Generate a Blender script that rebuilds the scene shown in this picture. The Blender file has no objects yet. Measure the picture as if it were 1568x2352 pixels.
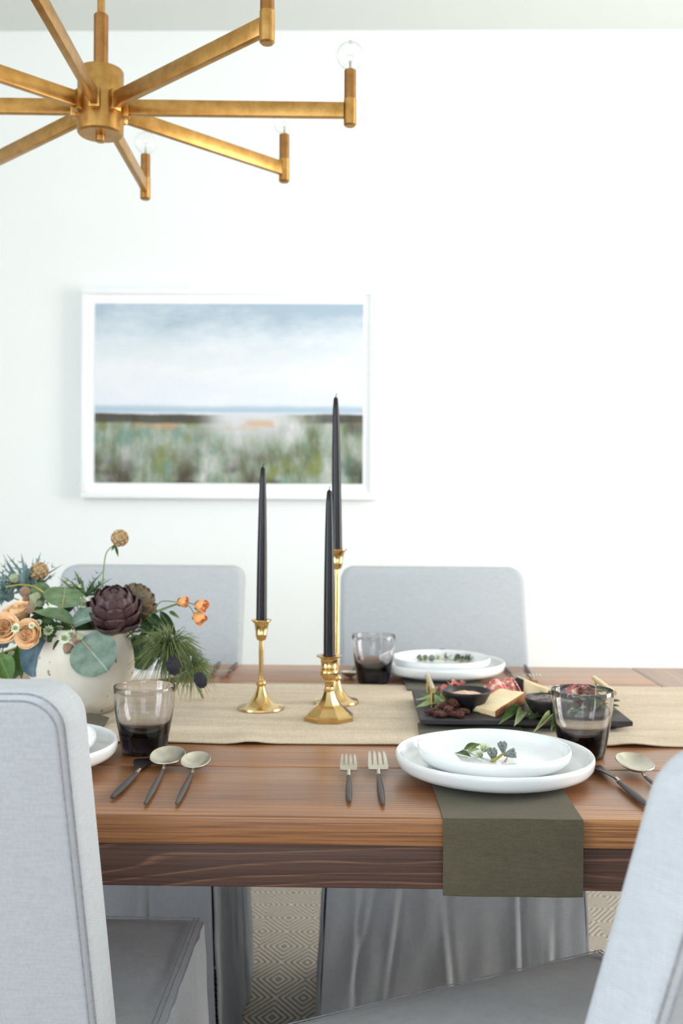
import bpy, bmesh, math, random
from mathutils import Vector, Matrix, Euler, noise as mnoise
random.seed(7)
sc = bpy.context.scene
COL = sc.collection
PI = math.pi

# ------------------------------------------------------------------ camera
FPX, CX, CY = 35.0 / 36.0 * 2352, 784.0, 1160.0      # focal length in pixels, principal point
CAM = Vector((0, 0, 1.10))
YAW, ROLL = 0.0166, 0.0058
_f = Vector((-math.sin(YAW), math.cos(YAW), 0)); _r = Vector((math.cos(YAW), math.sin(YAW), 0)); _u = Vector((0, 0, 1))
R_ = _r * math.cos(ROLL) + _u * math.sin(ROLL); U_ = _u * math.cos(ROLL) - _r * math.sin(ROLL)
cam_d = bpy.data.cameras.new('camera'); cam = bpy.data.objects.new('camera', cam_d); COL.objects.link(cam)
cam.matrix_world = Matrix(((R_.x, U_.x, -_f.x, CAM.x), (R_.y, U_.y, -_f.y, CAM.y), (R_.z, U_.z, -_f.z, CAM.z), (0, 0, 0, 1)))
cam_d.sensor_width = 36; cam_d.lens = 35; cam_d.shift_y = (CY - 1176) / 2352.0
cam_d.clip_start = 0.05; cam_d.clip_end = 60
cam_d.dof.use_dof = True; cam_d.dof.focus_distance = 1.10; cam_d.dof.aperture_fstop = 6.3
sc.camera = cam

# ------------------------------------------------------------------ light and exposure
sc.view_settings.view_transform = 'Standard'; sc.view_settings.look = 'None'
sc.view_settings.exposure = 0.0; sc.view_settings.gamma = 1.0; sc.view_settings.use_curve_mapping = False
wd = bpy.data.worlds.new('daylight'); sc.world = wd; wd.use_nodes = True
wd.node_tree.nodes['Background'].inputs[0].default_value = (0.80, 0.90, 1.0, 1)
wd.node_tree.nodes['Background'].inputs[1].default_value = 0.7
WALL_Y, LEFT_X, RIGHT_X, REAR_Y, CEIL_Z = 3.44, -2.9, 2.55, -2.7, 2.74
def window_light(name, loc, rot, sx, sy, power, col):
    d = bpy.data.lights.new(name, 'AREA'); d.shape = 'RECTANGLE'; d.size = sx; d.size_y = sy; d.energy = power; d.color = col
    o = bpy.data.objects.new(name, d); COL.objects.link(o); o.location = loc; o.rotation_euler = rot
    return o
window_light('window_daylight_side', (RIGHT_X + 0.10, 1.75, 1.45), (0, math.radians(90), 0), 1.9, 1.2, 92, (1.0, 0.955, 0.90))
window_light('window_daylight_rear', (0.35, REAR_Y - 0.10, 1.70), (math.radians(90), 0, 0), 3.0, 1.5, 68, (0.81, 0.90, 1.0))
window_light('window_daylight_left', (LEFT_X - 0.10, -0.9, 1.35), (0, math.radians(-90), 0), 1.9, 2.0, 122, (0.82, 0.905, 1.0))

# ------------------------------------------------------------------ helpers
def W(px, py, D):
    """A point at depth D along the lens axis, seen at (px, py)."""
    return CAM + _f * D + R_ * ((px - CX) / FPX * D) - U_ * ((py - CY) / FPX * D)
def T(px, py, z=0.75):
    """Where the sight line through (px, py) meets the level z."""
    d = W(px, py, 1.0) - CAM
    return CAM + d * ((z - CAM.z) / d.z)
def lin(c):
    return tuple(((v / 255) / 12.92 if v / 255 <= 0.04045 else ((v / 255 + 0.055) / 1.055) ** 2.4) for v in c) + (1.0,)

class NB:
    """small node builder"""
    def __init__(s, name):
        s.m = bpy.data.materials.new(name); s.m.use_nodes = True
        s.t = s.m.node_tree; s.n = s.t.nodes; s.bsdf = s.n['Principled BSDF']; s.out = s.n['Material Output']
    def _set(s, node, key, v):
        if v is None: return
        if isinstance(v, bpy.types.NodeSocket): s.t.links.new(v, node.inputs[key])
        else: node.inputs[key].default_value = v
    def coord(s, which='Object', scale=(1, 1, 1), loc=(0, 0, 0), rot=(0, 0, 0), rnd=0):
        c = s.n.new('ShaderNodeTexCoord'); v = c.outputs[which]
        if rnd:
            oi = s.n.new('ShaderNodeObjectInfo'); mu = s.math('MULTIPLY', oi.outputs['Random'], rnd)
            va = s.n.new('ShaderNodeVectorMath'); va.operation = 'ADD'
            cb = s.n.new('ShaderNodeCombineXYZ'); s._set(cb, 0, mu); s._set(cb, 1, s.math('MULTIPLY', mu, 0.37)); s._set(cb, 2, s.math('MULTIPLY', mu, 0.61))
            s.t.links.new(v, va.inputs[0]); s.t.links.new(cb.outputs[0], va.inputs[1]); v = va.outputs[0]
        m = s.n.new('ShaderNodeMapping'); s.t.links.new(v, m.inputs[0])
        m.inputs['Scale'].default_value = scale; m.inputs['Location'].default_value = loc; m.inputs['Rotation'].default_value = rot
        return m.outputs[0]
    def sep(s, v):
        n = s.n.new('ShaderNodeSeparateXYZ'); s.t.links.new(v, n.inputs[0]); return n.outputs
    def noise(s, v, scale=5, detail=3, rough=0.5, dist=0.0):
        n = s.n.new('ShaderNodeTexNoise'); s._set(n, 'Vector', v); n.inputs['Scale'].default_value = scale
        n.inputs['Detail'].default_value = detail; n.inputs['Roughness'].default_value = rough; n.inputs['Distortion'].default_value = dist
        return n.outputs[0]
    def voro(s, v, scale=5, feat='F1', out='Distance'):
        n = s.n.new('ShaderNodeTexVoronoi'); n.feature = feat; s._set(n, 'Vector', v); n.inputs['Scale'].default_value = scale
        return n.outputs[out]
    def math(s, op, a, b=None, c=None, clamp=False):
        n = s.n.new('ShaderNodeMath'); n.operation = op; n.use_clamp = clamp
        s._set(n, 0, a); s._set(n, 1, b); s._set(n, 2, c); return n.outputs[0]
    def ramp(s, v, stops, interp='LINEAR'):
        n = s.n.new('ShaderNodeValToRGB'); s._set(n, 0, v); n.color_ramp.interpolation = interp
        e = n.color_ramp.elements
        while len(e) < len(stops): e.new(0.5)
        for i, (p, c) in enumerate(stops):
            e[i].position = p; e[i].color = lin(c) if len(c) == 3 else c
        return n.outputs[0]
    def fac(s, v, a, b):
        n = s.n.new('ShaderNodeMapRange'); n.interpolation_type = 'SMOOTHSTEP'; s._set(n, 0, v); n.inputs[1].default_value = a; n.inputs[2].default_value = b
        return n.outputs[0]
    def mix(s, f, a, b, mode='MIX'):
        n = s.n.new('ShaderNodeMix'); n.data_type = 'RGBA'; n.blend_type = mode
        for k, v in ((0, f), (6, a), (7, b)):
            if isinstance(v, bpy.types.NodeSocket): s.t.links.new(v, n.inputs[k])
            else: n.inputs[k].default_value = (lin(v) if isinstance(v, tuple) and len(v) == 3 else v)
        return n.outputs[2]
    def bump(s, h, strength=0.3, dist=0.001):
        n = s.n.new('ShaderNodeBump'); n.inputs['Strength'].default_value = strength; n.inputs['Distance'].default_value = dist
        s.t.links.new(h, n.inputs['Height']); s.t.links.new(n.outputs[0], s.bsdf.inputs['Normal'])
    def set(s, **k):
        for key, v in k.items():
            key = {'color': 'Base Color', 'rough': 'Roughness', 'metal': 'Metallic', 'ior': 'IOR', 'trans': 'Transmission Weight',
                   'spec': 'Specular IOR Level', 'coat': 'Coat Weight', 'coat_rough': 'Coat Roughness', 'sheen': 'Sheen Weight',
                   'sss': 'Subsurface Weight', 'alpha': 'Alpha'}[key]
            if key == 'Base Color' and isinstance(v, tuple) and len(v) == 3: v = lin(v)
            s._set(s.bsdf, key, v)
        return s
def mottled(name, c1, c2, scale=20, rough=0.5, metal=0, bump=0.0, coord_scale=(1, 1, 1), detail=3, rnd=3.0, bdist=0.001, lo=0.35, hi=0.65, **kw):
    b = NB(name); n = b.noise(b.coord('Object', coord_scale, rnd=rnd), scale, detail)
    b.set(color=b.ramp(n, [(lo, c1), (hi, c2)]), rough=rough, metal=metal, **kw)
    if bump: b.bump(n, bump, bdist)
    return b.m

# ---- geometry
class MB:
    def __init__(s): s.v = []; s.f = []
    def add(s, vs, fs):
        o = len(s.v); s.v += [tuple(p) for p in vs]; s.f += [tuple(i + o for i in f) for f in fs]; return s
    def box(s, x0, x1, y0, y1, z0, z1, bevel=0.0, seg=2, xf=None):
        bm = bmesh.new(); bmesh.ops.create_cube(bm, size=1)
        for v in bm.verts:
            v.co = Vector(((x0 + x1) / 2 + v.co.x * (x1 - x0), (y0 + y1) / 2 + v.co.y * (y1 - y0), (z0 + z1) / 2 + v.co.z * (z1 - z0)))
        if bevel: bmesh.ops.bevel(bm, geom=bm.edges[:], offset=bevel, segments=seg, profile=0.5, affect='EDGES', clamp_overlap=True)
        return s.take(bm, xf)
    def take(s, bm, xf=None):
        bm.verts.ensure_lookup_table(); bm.verts.index_update()
        vs = [(xf @ v.co if xf else v.co.copy()) for v in bm.verts]; fs = [[v.index for v in f.verts] for f in bm.faces]
        bm.free(); return s.add(vs, fs)
    def lathe(s, prof, n=32, closed=False, xf=None, rmod=None):
        vs, fs = [], []; m = len(prof)
        for i in range(n):
            a = 2 * PI * i / n; k = rmod(a) if rmod else 1
            for r, z in prof: vs.append(Vector((r * k * math.cos(a), r * k * math.sin(a), z)))
        for i in range(n):
            j = (i + 1) % n
            for q in range(m if closed else m - 1):
                p = (q + 1) % m
                fs.append((i * m + q, j * m + q, j * m + p, i * m + p))
        if not closed:
            if prof[0][0] > 1e-6: fs.append(tuple((n - 1 - i) * m for i in range(n)))
            if prof[-1][0] > 1e-6: fs.append(tuple(i * m + m - 1 for i in range(n)))
        if xf: vs = [xf @ v for v in vs]
        return s.add(vs, fs)
    def tube(s, pts, rad, n=8, cap=True, flat=1.0, hint=None):
        pts = [Vector(p) for p in pts]; k = len(pts)
        if not isinstance(rad, (list, tuple)): rad = [rad] * k
        vs, fs = [], []; t0 = (pts[1] - pts[0]).normalized()
        a = Vector(hint) if hint else (Vector((0, 0, 1)) if abs(t0.z) < 0.9 else Vector((1, 0, 0)))
        for i in range(k):
            t = (pts[min(i + 1, k - 1)] - pts[max(i - 1, 0)]).normalized()
            a = (a - t * a.dot(t)).normalized(); b = t.cross(a)
            for q in range(n):
                g = 2 * PI * q / n; vs.append(pts[i] + (b * math.cos(g) + a * (math.sin(g) * flat)) * rad[i])
        for i in range(k - 1):
            for q in range(n):
                w = (q + 1) % n; fs.append((i * n + q, i * n + w, (i + 1) * n + w, (i + 1) * n + q))
        if cap: fs.append(tuple(reversed(range(n)))); fs.append(tuple((k - 1) * n + q for q in range(n)))
        return s.add(vs, fs)
    def sheet(s, fn, nu, nv, thick, wrap=False):
        """closed sheet: fn(u,v)->point, thickened along its normal"""
        P = [[Vector(fn(i / nu, j / nv)) for j in range(nv + 1)] for i in range(nu + 1)]
        top, bot = [], []
        for i in range(nu + 1):
            for j in range(nv + 1):
                du = P[min(i + 1, nu)][j] - P[max(i - 1, 0)][j]; dv = P[i][min(j + 1, nv)] - P[i][max(j - 1, 0)]
                nn = du.cross(dv); nn = nn.normalized() if nn.length > 1e-12 else Vector((0, 0, 1))
                top.append(P[i][j] + nn * thick / 2); bot.append(P[i][j] - nn * thick / 2)
        m = nv + 1; N = len(top); fs = []
        for i in range(nu):
            for j in range(nv):
                a, b, c, d = i * m + j, (i + 1) * m + j, (i + 1) * m + j + 1, i * m + j + 1
                fs.append((a, b, c, d)); fs.append((d + N, c + N, b + N, a + N))
        for i in range(nu):
            a, b = i * m, (i + 1) * m; fs.append((a, a + N, b + N, b)); a, b = i * m + nv, (i + 1) * m + nv; fs.append((b, b + N, a + N, a))
        for j in range(nv):
            a, b = j, j + 1; fs.append((b, b + N, a + N, a)); a, b = nu * m + j, nu * m + j + 1; fs.append((a, a + N, b + N, b))
        return s.add(top + bot, fs)
    def mesh(s, name, mat, sharp=40):
        me = bpy.data.meshes.new(name); me.from_pydata(s.v, [], s.f)
        bm = bmesh.new(); bm.from_mesh(me); bmesh.ops.recalc_face_normals(bm, faces=bm.faces[:]); bm.to_mesh(me); bm.free()
        for p in me.polygons: p.use_smooth = True
        me.set_sharp_from_angle(angle=math.radians(sharp))
        if mat: me.materials.append(mat)
        return me
def obj(name, mb, mat, parent=None, sharp=40, world=False, loc=None):
    """one mesh object; world=True: the points are given in the room's frame"""
    if isinstance(mb, MB):
        if world and parent is not None:
            l = parent.location; mb.v = [(x - l.x, y - l.y, z - l.z) for x, y, z in mb.v]
        elif world is not False and parent is None:
            l = Vector(world) if not isinstance(world, bool) else Vector((0, 0, 0)); mb.v = [(x - l.x, y - l.y, z - l.z) for x, y, z in mb.v]; loc = l
        me = mb.mesh(name, mat, sharp)
    else: me = mb
    o = bpy.data.objects.new(name, me); COL.objects.link(o); o.parent = parent
    if loc is not None: o.location = loc
    return o
def thing(name, label, cat, loc=(0, 0, 0), rotz=0, group=None):
    o = bpy.data.objects.new(name, None); COL.objects.link(o); o.empty_display_size = 0.05
    o.location = loc; o.rotation_euler = (0, 0, rotz); o['label'] = label; o['category'] = cat
    if group: o['group'] = group
    return o
def tag(o, label, cat, group=None):
    o['label'] = label; o['category'] = cat
    if group: o['group'] = group
    return o
def struct(o): o['kind'] = 'structure'; return o
def copy_tree(o, parent=None):
    c = o.copy(); COL.objects.link(c); c.parent = parent
    for ch in list(o.children): copy_tree(ch, c)
    return c
def dup(root, loc, rotz=None, label=None, group=None):
    c = copy_tree(root); c.location = loc
    if rotz is not None: c.rotation_euler = (0, 0, rotz)
    if label: c['label'] = label
    if group: c['group'] = group
    return c

# ------------------------------------------------------------------ materials
def wall_mat(name, c):
    b = NB(name); n = b.noise(b.coord('Object'), 90, 3); b.set(color=c, rough=0.85, spec=0.2); b.bump(n, 0.06, 0.001); return b.m
M_wall = wall_mat('white wall paint', (240, 243, 241)); M_ceil = wall_mat('ceiling paint', (226, 232, 228)); M_trim = wall_mat('trim paint', (242, 244, 243))
def wood_mat(name, pale, mid, dark, line, rough=0.38, freq=60, knot=0.6, amp=5.0, coat=0.25, lw=0.55, ls=0.42):
    """stained softwood, grain along the board's length (x)"""
    b = NB(name)
    wob = b.noise(b.coord('Object', (1.6, 9, 9), rnd=7), 1.0, 2, 0.5)
    kd = b.voro(b.coord('Object', (2.3, 8.5, 8.5), rnd=5), 1.0)
    kf = b.math('SUBTRACT', 1.0, b.fac(kd, 0.05, 0.30))
    x, y, z = b.sep(b.coord('Object'))
    sarg = b.math('ADD', b.math('MULTIPLY', b.math('ADD', y, b.math('MULTIPLY', z, 1.0)), freq), b.math('MULTIPLY', wob, amp * 2))
    sarg = b.math('ADD', sarg, b.math('MULTIPLY', kf, 3.2 * knot))
    fr = b.math('FRACT', sarg)
    ringl = b.ramp(fr, [(0.0, (0, 0, 0, 1)), (lw, (0.15, 0.15, 0.15, 1)), (0.9, (1, 1, 1, 1)), (1.0, (0, 0, 0, 1))])
    fine = b.noise(b.coord('Object', (4, 420, 420), rnd=3), 1.0, 4, 0.7)
    big = b.noise(b.coord('Object', (1.2, 10, 10), rnd=9), 1.0, 3, 0.5)
    c = b.ramp(big, [(0.30, dark), (0.5, mid), (0.72, pale)])
    c = b.mix(b.math('MULTIPLY', ringl, ls), c, line)
    c = b.mix(b.math('MULTIPLY', b.fac(fine, 0.46, 0.62), 0.75), c, dark)
    kk = b.math('SUBTRACT', 1.0, b.fac(kd, 0.03, 0.085))
    c = b.mix(b.math('MULTIPLY', kk, knot), c, (44, 24, 14))
    b.set(color=c, rough=b.math('ADD', b.math('MULTIPLY', fine, 0.15), rough - 0.07), coat=coat, coat_rough=0.3)
    b.bump(b.math('ADD', fine, b.math('MULTIPLY', ringl, 0.35)), 0.22, 0.0006)
    return b.m
M_wood = wood_mat('stained pine top', (182, 127, 80), (154, 102, 62), (110, 68, 40), (92, 56, 32), freq=75, knot=0.3, amp=3.0, rough=0.36)
M_edgew = M_wood
M_apron = wood_mat('dark stained pine', (112, 78, 62), (88, 60, 48), (62, 42, 35), (140, 98, 78), rough=0.55, freq=55, knot=0.9, amp=5.5, coat=0.0, lw=0.74, ls=0.75)
def fabric(name, c1, c2, per=0.0016, bumpv=0.25, wr=0.35):
    b = NB(name); x, y, z = b.sep(b.coord('Object'))
    k = 2 * PI / per
    sx = b.math('SINE', b.math('MULTIPLY', b.math('ADD', x, y), k)); sz = b.math('SINE', b.math('MULTIPLY', b.math('SUBTRACT', z, b.math('MULTIPLY', y, 0.6)), k))
    wv = b.math('MULTIPLY_ADD', b.math('MULTIPLY', sx, sz), 0.5, 0.5)
    slub = b.noise(b.coord('Object', (60, 60, 500)), 1.0, 2); slub2 = b.noise(b.coord('Object', (500, 500, 60)), 1.0, 2)
    f = b.math('ADD', b.math('MULTIPLY', wv, 0.70), b.math('MULTIPLY', b.math('ADD', slub, slub2), 0.18))
    soft = b.noise(b.coord('Object', rnd=4), 7, 3, 0.5)
    b.set(color=b.mix(b.fac(f, 0.1, 0.95), c1, c2), rough=0.9, spec=0.15, sheen=0.15)
    b.bump(b.math('ADD', b.math('MULTIPLY', wv, 0.05), b.math('MULTIPLY', soft, 1.0)), wr, 0.012)
    return b.m
M_cover = fabric('grey slipcover cotton', (136, 139, 143), (210, 214, 218), per=0.0014)
M_seam = mottled('grey seam thread', (128, 130, 136), (150, 152, 158), 300, 0.9)
def linen(name, c1, c2, sc=1.0, bs=0.3, big=0.12):
    b = NB(name)
    a = b.noise(b.coord('Object', (70 * sc, 900 * sc, 400)), 1.0, 3, 0.6); c = b.noise(b.coord('Object', (900 * sc, 70 * sc, 400)), 1.0, 3, 0.6)
    lo = b.noise(b.coord('Object', (3, 26, 8)), 1.0, 4, 0.6)
    f = b.math('ADD', b.math('MULTIPLY', b.math('ADD', a, c), 0.35), b.math('MULTIPLY', lo, 0.4))
    b.set(color=b.mix(b.fac(f, 0.3, 0.8), c1, c2), rough=0.92, spec=0.12, sheen=0.1)
    b.bump(b.math('ADD', b.math('ADD', a, c), b.math('MULTIPLY', b.noise(b.coord('Object', (4, 7, 5)), 1.0, 2), big * 40)), bs, 0.0008)
    return b.m
M_runner = linen('oatmeal linen', (174, 154, 128), (222, 206, 184))
M_napkin = linen('olive cotton', (78, 72, 57), (98, 92, 75), 1.2, 0.12, 0.05)
def rug_mat():
    b = NB('woven diamond rug'); x, y, z = b.sep(b.coord('Object'))
    def tri(v, per): return b.math('PINGPONG', v, per)
    s = b.math('ADD', b.math('MULTIPLY', tri(x, 0.062), 1.45), tri(y, 0.085))
    fr = b.math('FRACT', b.math('ADD', b.math('MULTIPLY', s, 1 / 0.0215), b.math('MULTIPLY', b.noise(b.coord('Object'), 180, 2), 0.22)))
    st = b.math('MULTIPLY', b.fac(fr, 0.22, 0.36), b.math('SUBTRACT', 1.0, b.fac(fr, 0.68, 0.82)))
    nz = b.noise(b.coord('Object', (1, 1, 1)), 320, 3)
    c = b.mix(st, (196, 188, 176), (112, 104, 96)); c = b.mix(b.math('MULTIPLY', b.fac(nz, 0.4, 0.7), 0.35), c, (150, 140, 128))
    b.set(color=c, rough=0.95, spec=0.1); b.bump(b.math('SUBTRACT', nz, b.math('MULTIPLY', st, 0.8)), 0.6, 0.003)
    return b.m
M_rug = rug_mat()
M_floor = wood_mat('oak floor', (176, 140, 104), (156, 120, 86), (128, 96, 66), (110, 80, 54), freq=40, knot=0.2, amp=2.0)

# ------------------------------------------------------------------ the room
struct(obj('floor', MB().box(LEFT_X - 0.1, RIGHT_X + 0.1, REAR_Y - 0.1, WALL_Y + 0.1, -0.08, 0), M_floor))
struct(obj('ceiling', MB().box(LEFT_X - 0.1, RIGHT_X + 0.1, REAR_Y - 0.1, WALL_Y + 0.1, CEIL_Z, CEIL_Z + 0.08), M_ceil))
struct(obj('wall_back', MB().box(LEFT_X - 0.1, RIGHT_X + 0.1, WALL_Y, WALL_Y + 0.1, 0, CEIL_Z), M_wall))
def wall_with_opening(name, along, fixed0, fixed1, a0, a1, o0, o1, z0, z1):
    m = MB()
    def bx(p0, p1, q0, q1):
        if along == 'y': m.box(fixed0, fixed1, p0, p1, q0, q1)
        else: m.box(p0, p1, fixed0, fixed1, q0, q1)
    bx(a0, o0, 0, CEIL_Z); bx(o1, a1, 0, CEIL_Z); bx(o0, o1, z1, CEIL_Z)
    if z0 > 0: bx(o0, o1, 0, z0)
    return struct(obj(name, m, M_wall))
wall_with_opening('wall_right', 'y', RIGHT_X, RIGHT_X + 0.1, REAR_Y, WALL_Y, 1.15, 2.35, 0.5, 2.4)
wall_with_opening('wall_rear', 'x', REAR_Y - 0.1, REAR_Y, LEFT_X, RIGHT_X, -1.15, 1.85, 0.95, 2.45)
wall_with_opening('wall_left', 'y', LEFT_X - 0.1, LEFT_X, REAR_Y, WALL_Y, -1.9, 0.1, 0.4, 2.3)
w3 = MB()
for y in (-1.9, -0.9, 0.1): w3.box(LEFT_X - 0.07, LEFT_X - 0.01, y - 0.035, y + 0.035, 0.4, 2.3)
for z in (0.4, 2.3): w3.box(LEFT_X - 0.065, LEFT_X - 0.015, -1.9, 0.1, z - 0.03, z + 0.03)
struct(obj('window_3', w3, M_trim))
w1 = MB()
for y in (1.15, 1.75, 2.35): w1.box(RIGHT_X + 0.01, RIGHT_X + 0.07, y - 0.025, y + 0.025, 0.5, 2.4)
for z in (0.5, 1.45, 2.4): w1.box(RIGHT_X + 0.015, RIGHT_X + 0.065, 1.15, 2.35, z - 0.03, z + 0.03)
struct(obj('window_1', w1, M_trim))
w2 = MB()
for x in (-1.15, -0.15, 0.85, 1.85): w2.box(x - 0.035, x + 0.035, REAR_Y - 0.07, REAR_Y - 0.01, 0.95, 2.45)
for z in (0.95, 2.45): w2.box(-1.15, 1.85, REAR_Y - 0.065, REAR_Y - 0.015, z - 0.03, z + 0.03)
struct(obj('window_2', w2, M_trim))
struct(obj('baseboard_back', MB().box(LEFT_X, RIGHT_X, WALL_Y - 0.015, WALL_Y, 0, 0.12, 0.004), M_trim))
struct(obj('baseboard_left', MB().box(LEFT_X, LEFT_X + 0.015, REAR_Y, WALL_Y - 0.015, 0, 0.12, 0.004), M_trim))
RUG_Z = 0.012
tag(obj('area_rug', MB().box(-1.5, 1.55, -1.1, 1.35, 0, RUG_Z, 0.004), M_rug, loc=(-0.3, 1.6, 0)), 'cream and grey woven rug with concentric diamonds under the table', 'rug')

# ------------------------------------------------------------------ dining table
TZ = 0.75
Y0, Y1 = 1.116, 2.178; XL, XR = -1.60, 0.80; BB = 0.205
table = thing('dining_table', 'long stained pine farmhouse dining table with plank top', 'table', (-0.4, 1.645, 0))
pw = (Y1 - Y0) / 5
def plank_part(name, x0, x1, y0, y1, z0, z1, mat, bev, parent=table):
    cx, cy, cz = (x0 + x1) / 2, (y0 + y1) / 2, (z0 + z1) / 2
    l = table.location
    return obj(name, MB().box(x0 - cx, x1 - cx, y0 - cy, y1 - cy, z0 - cz, z1 - cz, bev, 3), mat, parent, loc=(cx - l.x, cy - l.y, cz - l.z))
for i in range(5):
    plank_part('plank', XL + BB + 0.0008, XR - BB - 0.0008, Y0 + i * pw + 0.0006, Y0 + (i + 1) * pw - 0.0006, TZ - 0.033, TZ, M_wood, 0.003)
for (a, b_) in ((XL, XL + BB), (XR - BB, XR)):
    hl, hw_ = (Y1 - Y0) / 2, BB / 2
    e = obj('breadboard_end', MB().box(-hl, hl, -hw_, hw_, -0.0165, 0.0165, 0.003, 3), M_wood, table, loc=((a + b_) / 2 - table.location.x, (Y0 + Y1) / 2 - table.location.y, TZ - 0.0165)); e.rotation_euler = (0, 0, PI / 2)
AP = 0.008
plank_part('apron', XL + 0.12, XR - 0.12, Y0 + AP, Y0 + AP + 0.04, TZ - 0.083, TZ - 0.0335, M_apron, 0.002)
plank_part('apron', XL + 0.12, XR - 0.12, Y1 - AP - 0.04, Y1 - AP, TZ - 0.083, TZ - 0.0335, M_apron, 0.002)
for x in (XL + 0.08, XR - 0.12): plank_part('apron', x, x + 0.04, Y0 + AP, Y1 - AP, TZ - 0.083, TZ - 0.0335, M_apron, 0.002)
for x in (XL + 0.12, XR - 0.21):
    for y in (Y0 + 0.05, Y1 - 0.14): plank_part('leg', x, x + 0.09, y, y + 0.09, RUG_Z, TZ - 0.0335, M_apron, 0.004)

# ------------------------------------------------------------------ slipcovered chairs
SH = 0.50; TOPZ = 0.950; HB = 0.222; HS = 0.235; FRONT = 0.29
def rake(z):          # y of the front face of the back at height z
    return -0.168 - 0.35 * (z - 0.58)
BT = 0.066
def outline(h, z0, z1, r, inset=0.0, n=7):
    h -= inset; z1 -= inset; r = max(0.008, r - inset * 0.5); pts = [(-h, z0)]
    for i in range(n + 1):
        a = PI - PI / 2 * i / n; pts.append((-h + r + r * math.cos(a), z1 - r + r * math.sin(a)))
    for i in range(n + 1):
        a = PI / 2 - PI / 2 * i / n; pts.append((h - r + r * math.cos(a), z1 - r + r * math.sin(a)))
    pts.append((h, z0)); return pts
def make_chair(name, label, group):
    t = thing(name, label, 'chair', group=group)
    # back: a padded slab, raked, tight over the frame
    bm = bmesh.new(); ol = outline(HB, 0.40, TOPZ, 0.032)
    fv = [bm.verts.new((x, 0, z)) for x, z in ol]; bv = [bm.verts.new((x, -BT, z)) for x, z in ol]; n = len(ol)
    ff = bm.faces.new(fv); bf = bm.faces.new(list(reversed(bv)))
    for i in range(n): bm.faces.new((fv[(i + 1) % n], fv[i], bv[i], bv[(i + 1) % n]))
    bmesh.ops.recalc_face_normals(bm, faces=bm.faces[:])
    eds = [e for e in bm.edges if all(abs(v.co.y) < 1e-6 for v in e.verts)] + [e for e in bm.edges if all(abs(v.co.y + BT) < 1e-6 for v in e.verts)]
    bmesh.ops.bevel(bm, geom=eds, offset=0.013, segments=4, profile=0.5, affect='EDGES')
    for v in bm.verts: v.co.y += rake(v.co.z)
    obj('backrest', MB().take(bm), M_cover, t, 50)
    # top-stitching: two lines around the rear panel, and one around the front
    for face, insets in ((-1, (0.0035, 0.0090)),):
        for ins in insets:
            pts = [(x, rake(z) - BT - 0.0003 + (0.013 - math.sqrt(max(0, 0.013 ** 2 - (0.013 - ins) ** 2))), z) for x, z in outline(HB, 0.42, TOPZ, 0.032, ins, 10)]
            obj('stitching', MB().tube(pts, 0.0008, 6), M_seam, t)
    # seat cushion
    def seat_fn(u, v):
        x = (u - 0.5) * 2; y = (v - 0.5) * 2
        e = max(abs(x), abs(y)); crown = 0.012 * (1 - x * x) * (1 - y * y)
        wr = 0.006 * mnoise.noise(Vector((x * 2.2, y * 2.2, 3.1))) * (1 - e ** 4)
        return (x * (HS - 0.002), -0.16 + (FRONT + 0.158) * v, SH - 0.012 + crown + wr - 0.004 * max(0, e - 0.9) * 10)
    s = MB().sheet(seat_fn, 24, 24, 0.02); obj('seat', s, M_cover, t, 60)
    for x in (-HS + 0.006, HS - 0.006):
        obj('stitching', MB().tube([(x, FRONT - 0.004, SH - 0.0005), (x, 0.05, SH + 0.001), (x, -0.14, SH)], 0.0008, 6), M_seam, t)
        x2 = x * 0.972
        obj('stitching', MB().tube([(x2, FRONT - 0.008, SH - 0.0002), (x2, 0.05, SH + 0.0016), (x2, -0.14, SH)], 0.0008, 6), M_seam, t)
    obj('stitching', MB().tube([(-HS + 0.008, FRONT - 0.004, SH - 0.001), (0, FRONT - 0.004, SH), (HS - 0.008, FRONT - 0.004, SH - 0.001)], 0.0008, 6), M_seam, t)
    # skirt: four panels with corner kick pleats, falling to the floor
    ZB = RUG_Z + 0.003
    rear_y = -0.14 - BT
    def panel(p0, p1, out, seed, top=SH - 0.006, flare=0.022, bow=0.012):
        p0 = Vector(p0); p1 = Vector(p1); o = Vector(out)
        def fn(u, v):
            z = top + (ZB - top) * v; uu = u * 1.0
            edge = min(u, 1 - u)
            fold = mnoise.noise(Vector((u * 5.5 + seed * 3.1, v * 0.9, seed))) * 0.014 * v ** 1.3
            fold += math.exp(-((u - 0.70 - 0.04 * math.sin(seed)) / 0.012) ** 2) * 0.0045 * min(1, v * 3) - math.exp(-((u - 0.722 - 0.04 * math.sin(seed)) / 0.010) ** 2) * 0.0045 * min(1, v * 3)
            for k_, (uc, sl) in enumerate(((0.30, 0.12), (0.22, 0.22), (0.12, 0.02), (0.42, -0.1), (0.88, 0.05))):
                fold += (math.exp(-((u - uc + v * sl) / 0.012) ** 2) - math.exp(-((u - uc - 0.02 + v * sl) / 0.012) ** 2)) * 0.004 * math.exp(-((v - 0.35 - 0.06 * k_) / 0.22) ** 2)
            fold += 0.0035 * mnoise.noise(Vector((u * 14 + seed, v * 6, seed * 2)))
            p = p0.lerp(p1, u) + (p1 - p0).normalized() * ((u - 0.5) * 2 * flare * v)
            p += o * (flare * v * 0.9 + fold + bow * v * math.sin(PI * u) * 0.5)
            return (p.x, p.y, z)
        return MB().sheet(fn, 110, 20, 0.0035)
    g = 0.006
    obj('skirt_panel', panel((HS - g, FRONT, 0), (-HS + g, FRONT, 0), (0, 1, 0), 1.0), M_cover, t, 60)
    obj('skirt_panel', panel((HS, rear_y, 0), (HS, FRONT - g, 0), (1, 0, 0), 2.0), M_cover, t, 60)
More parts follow.
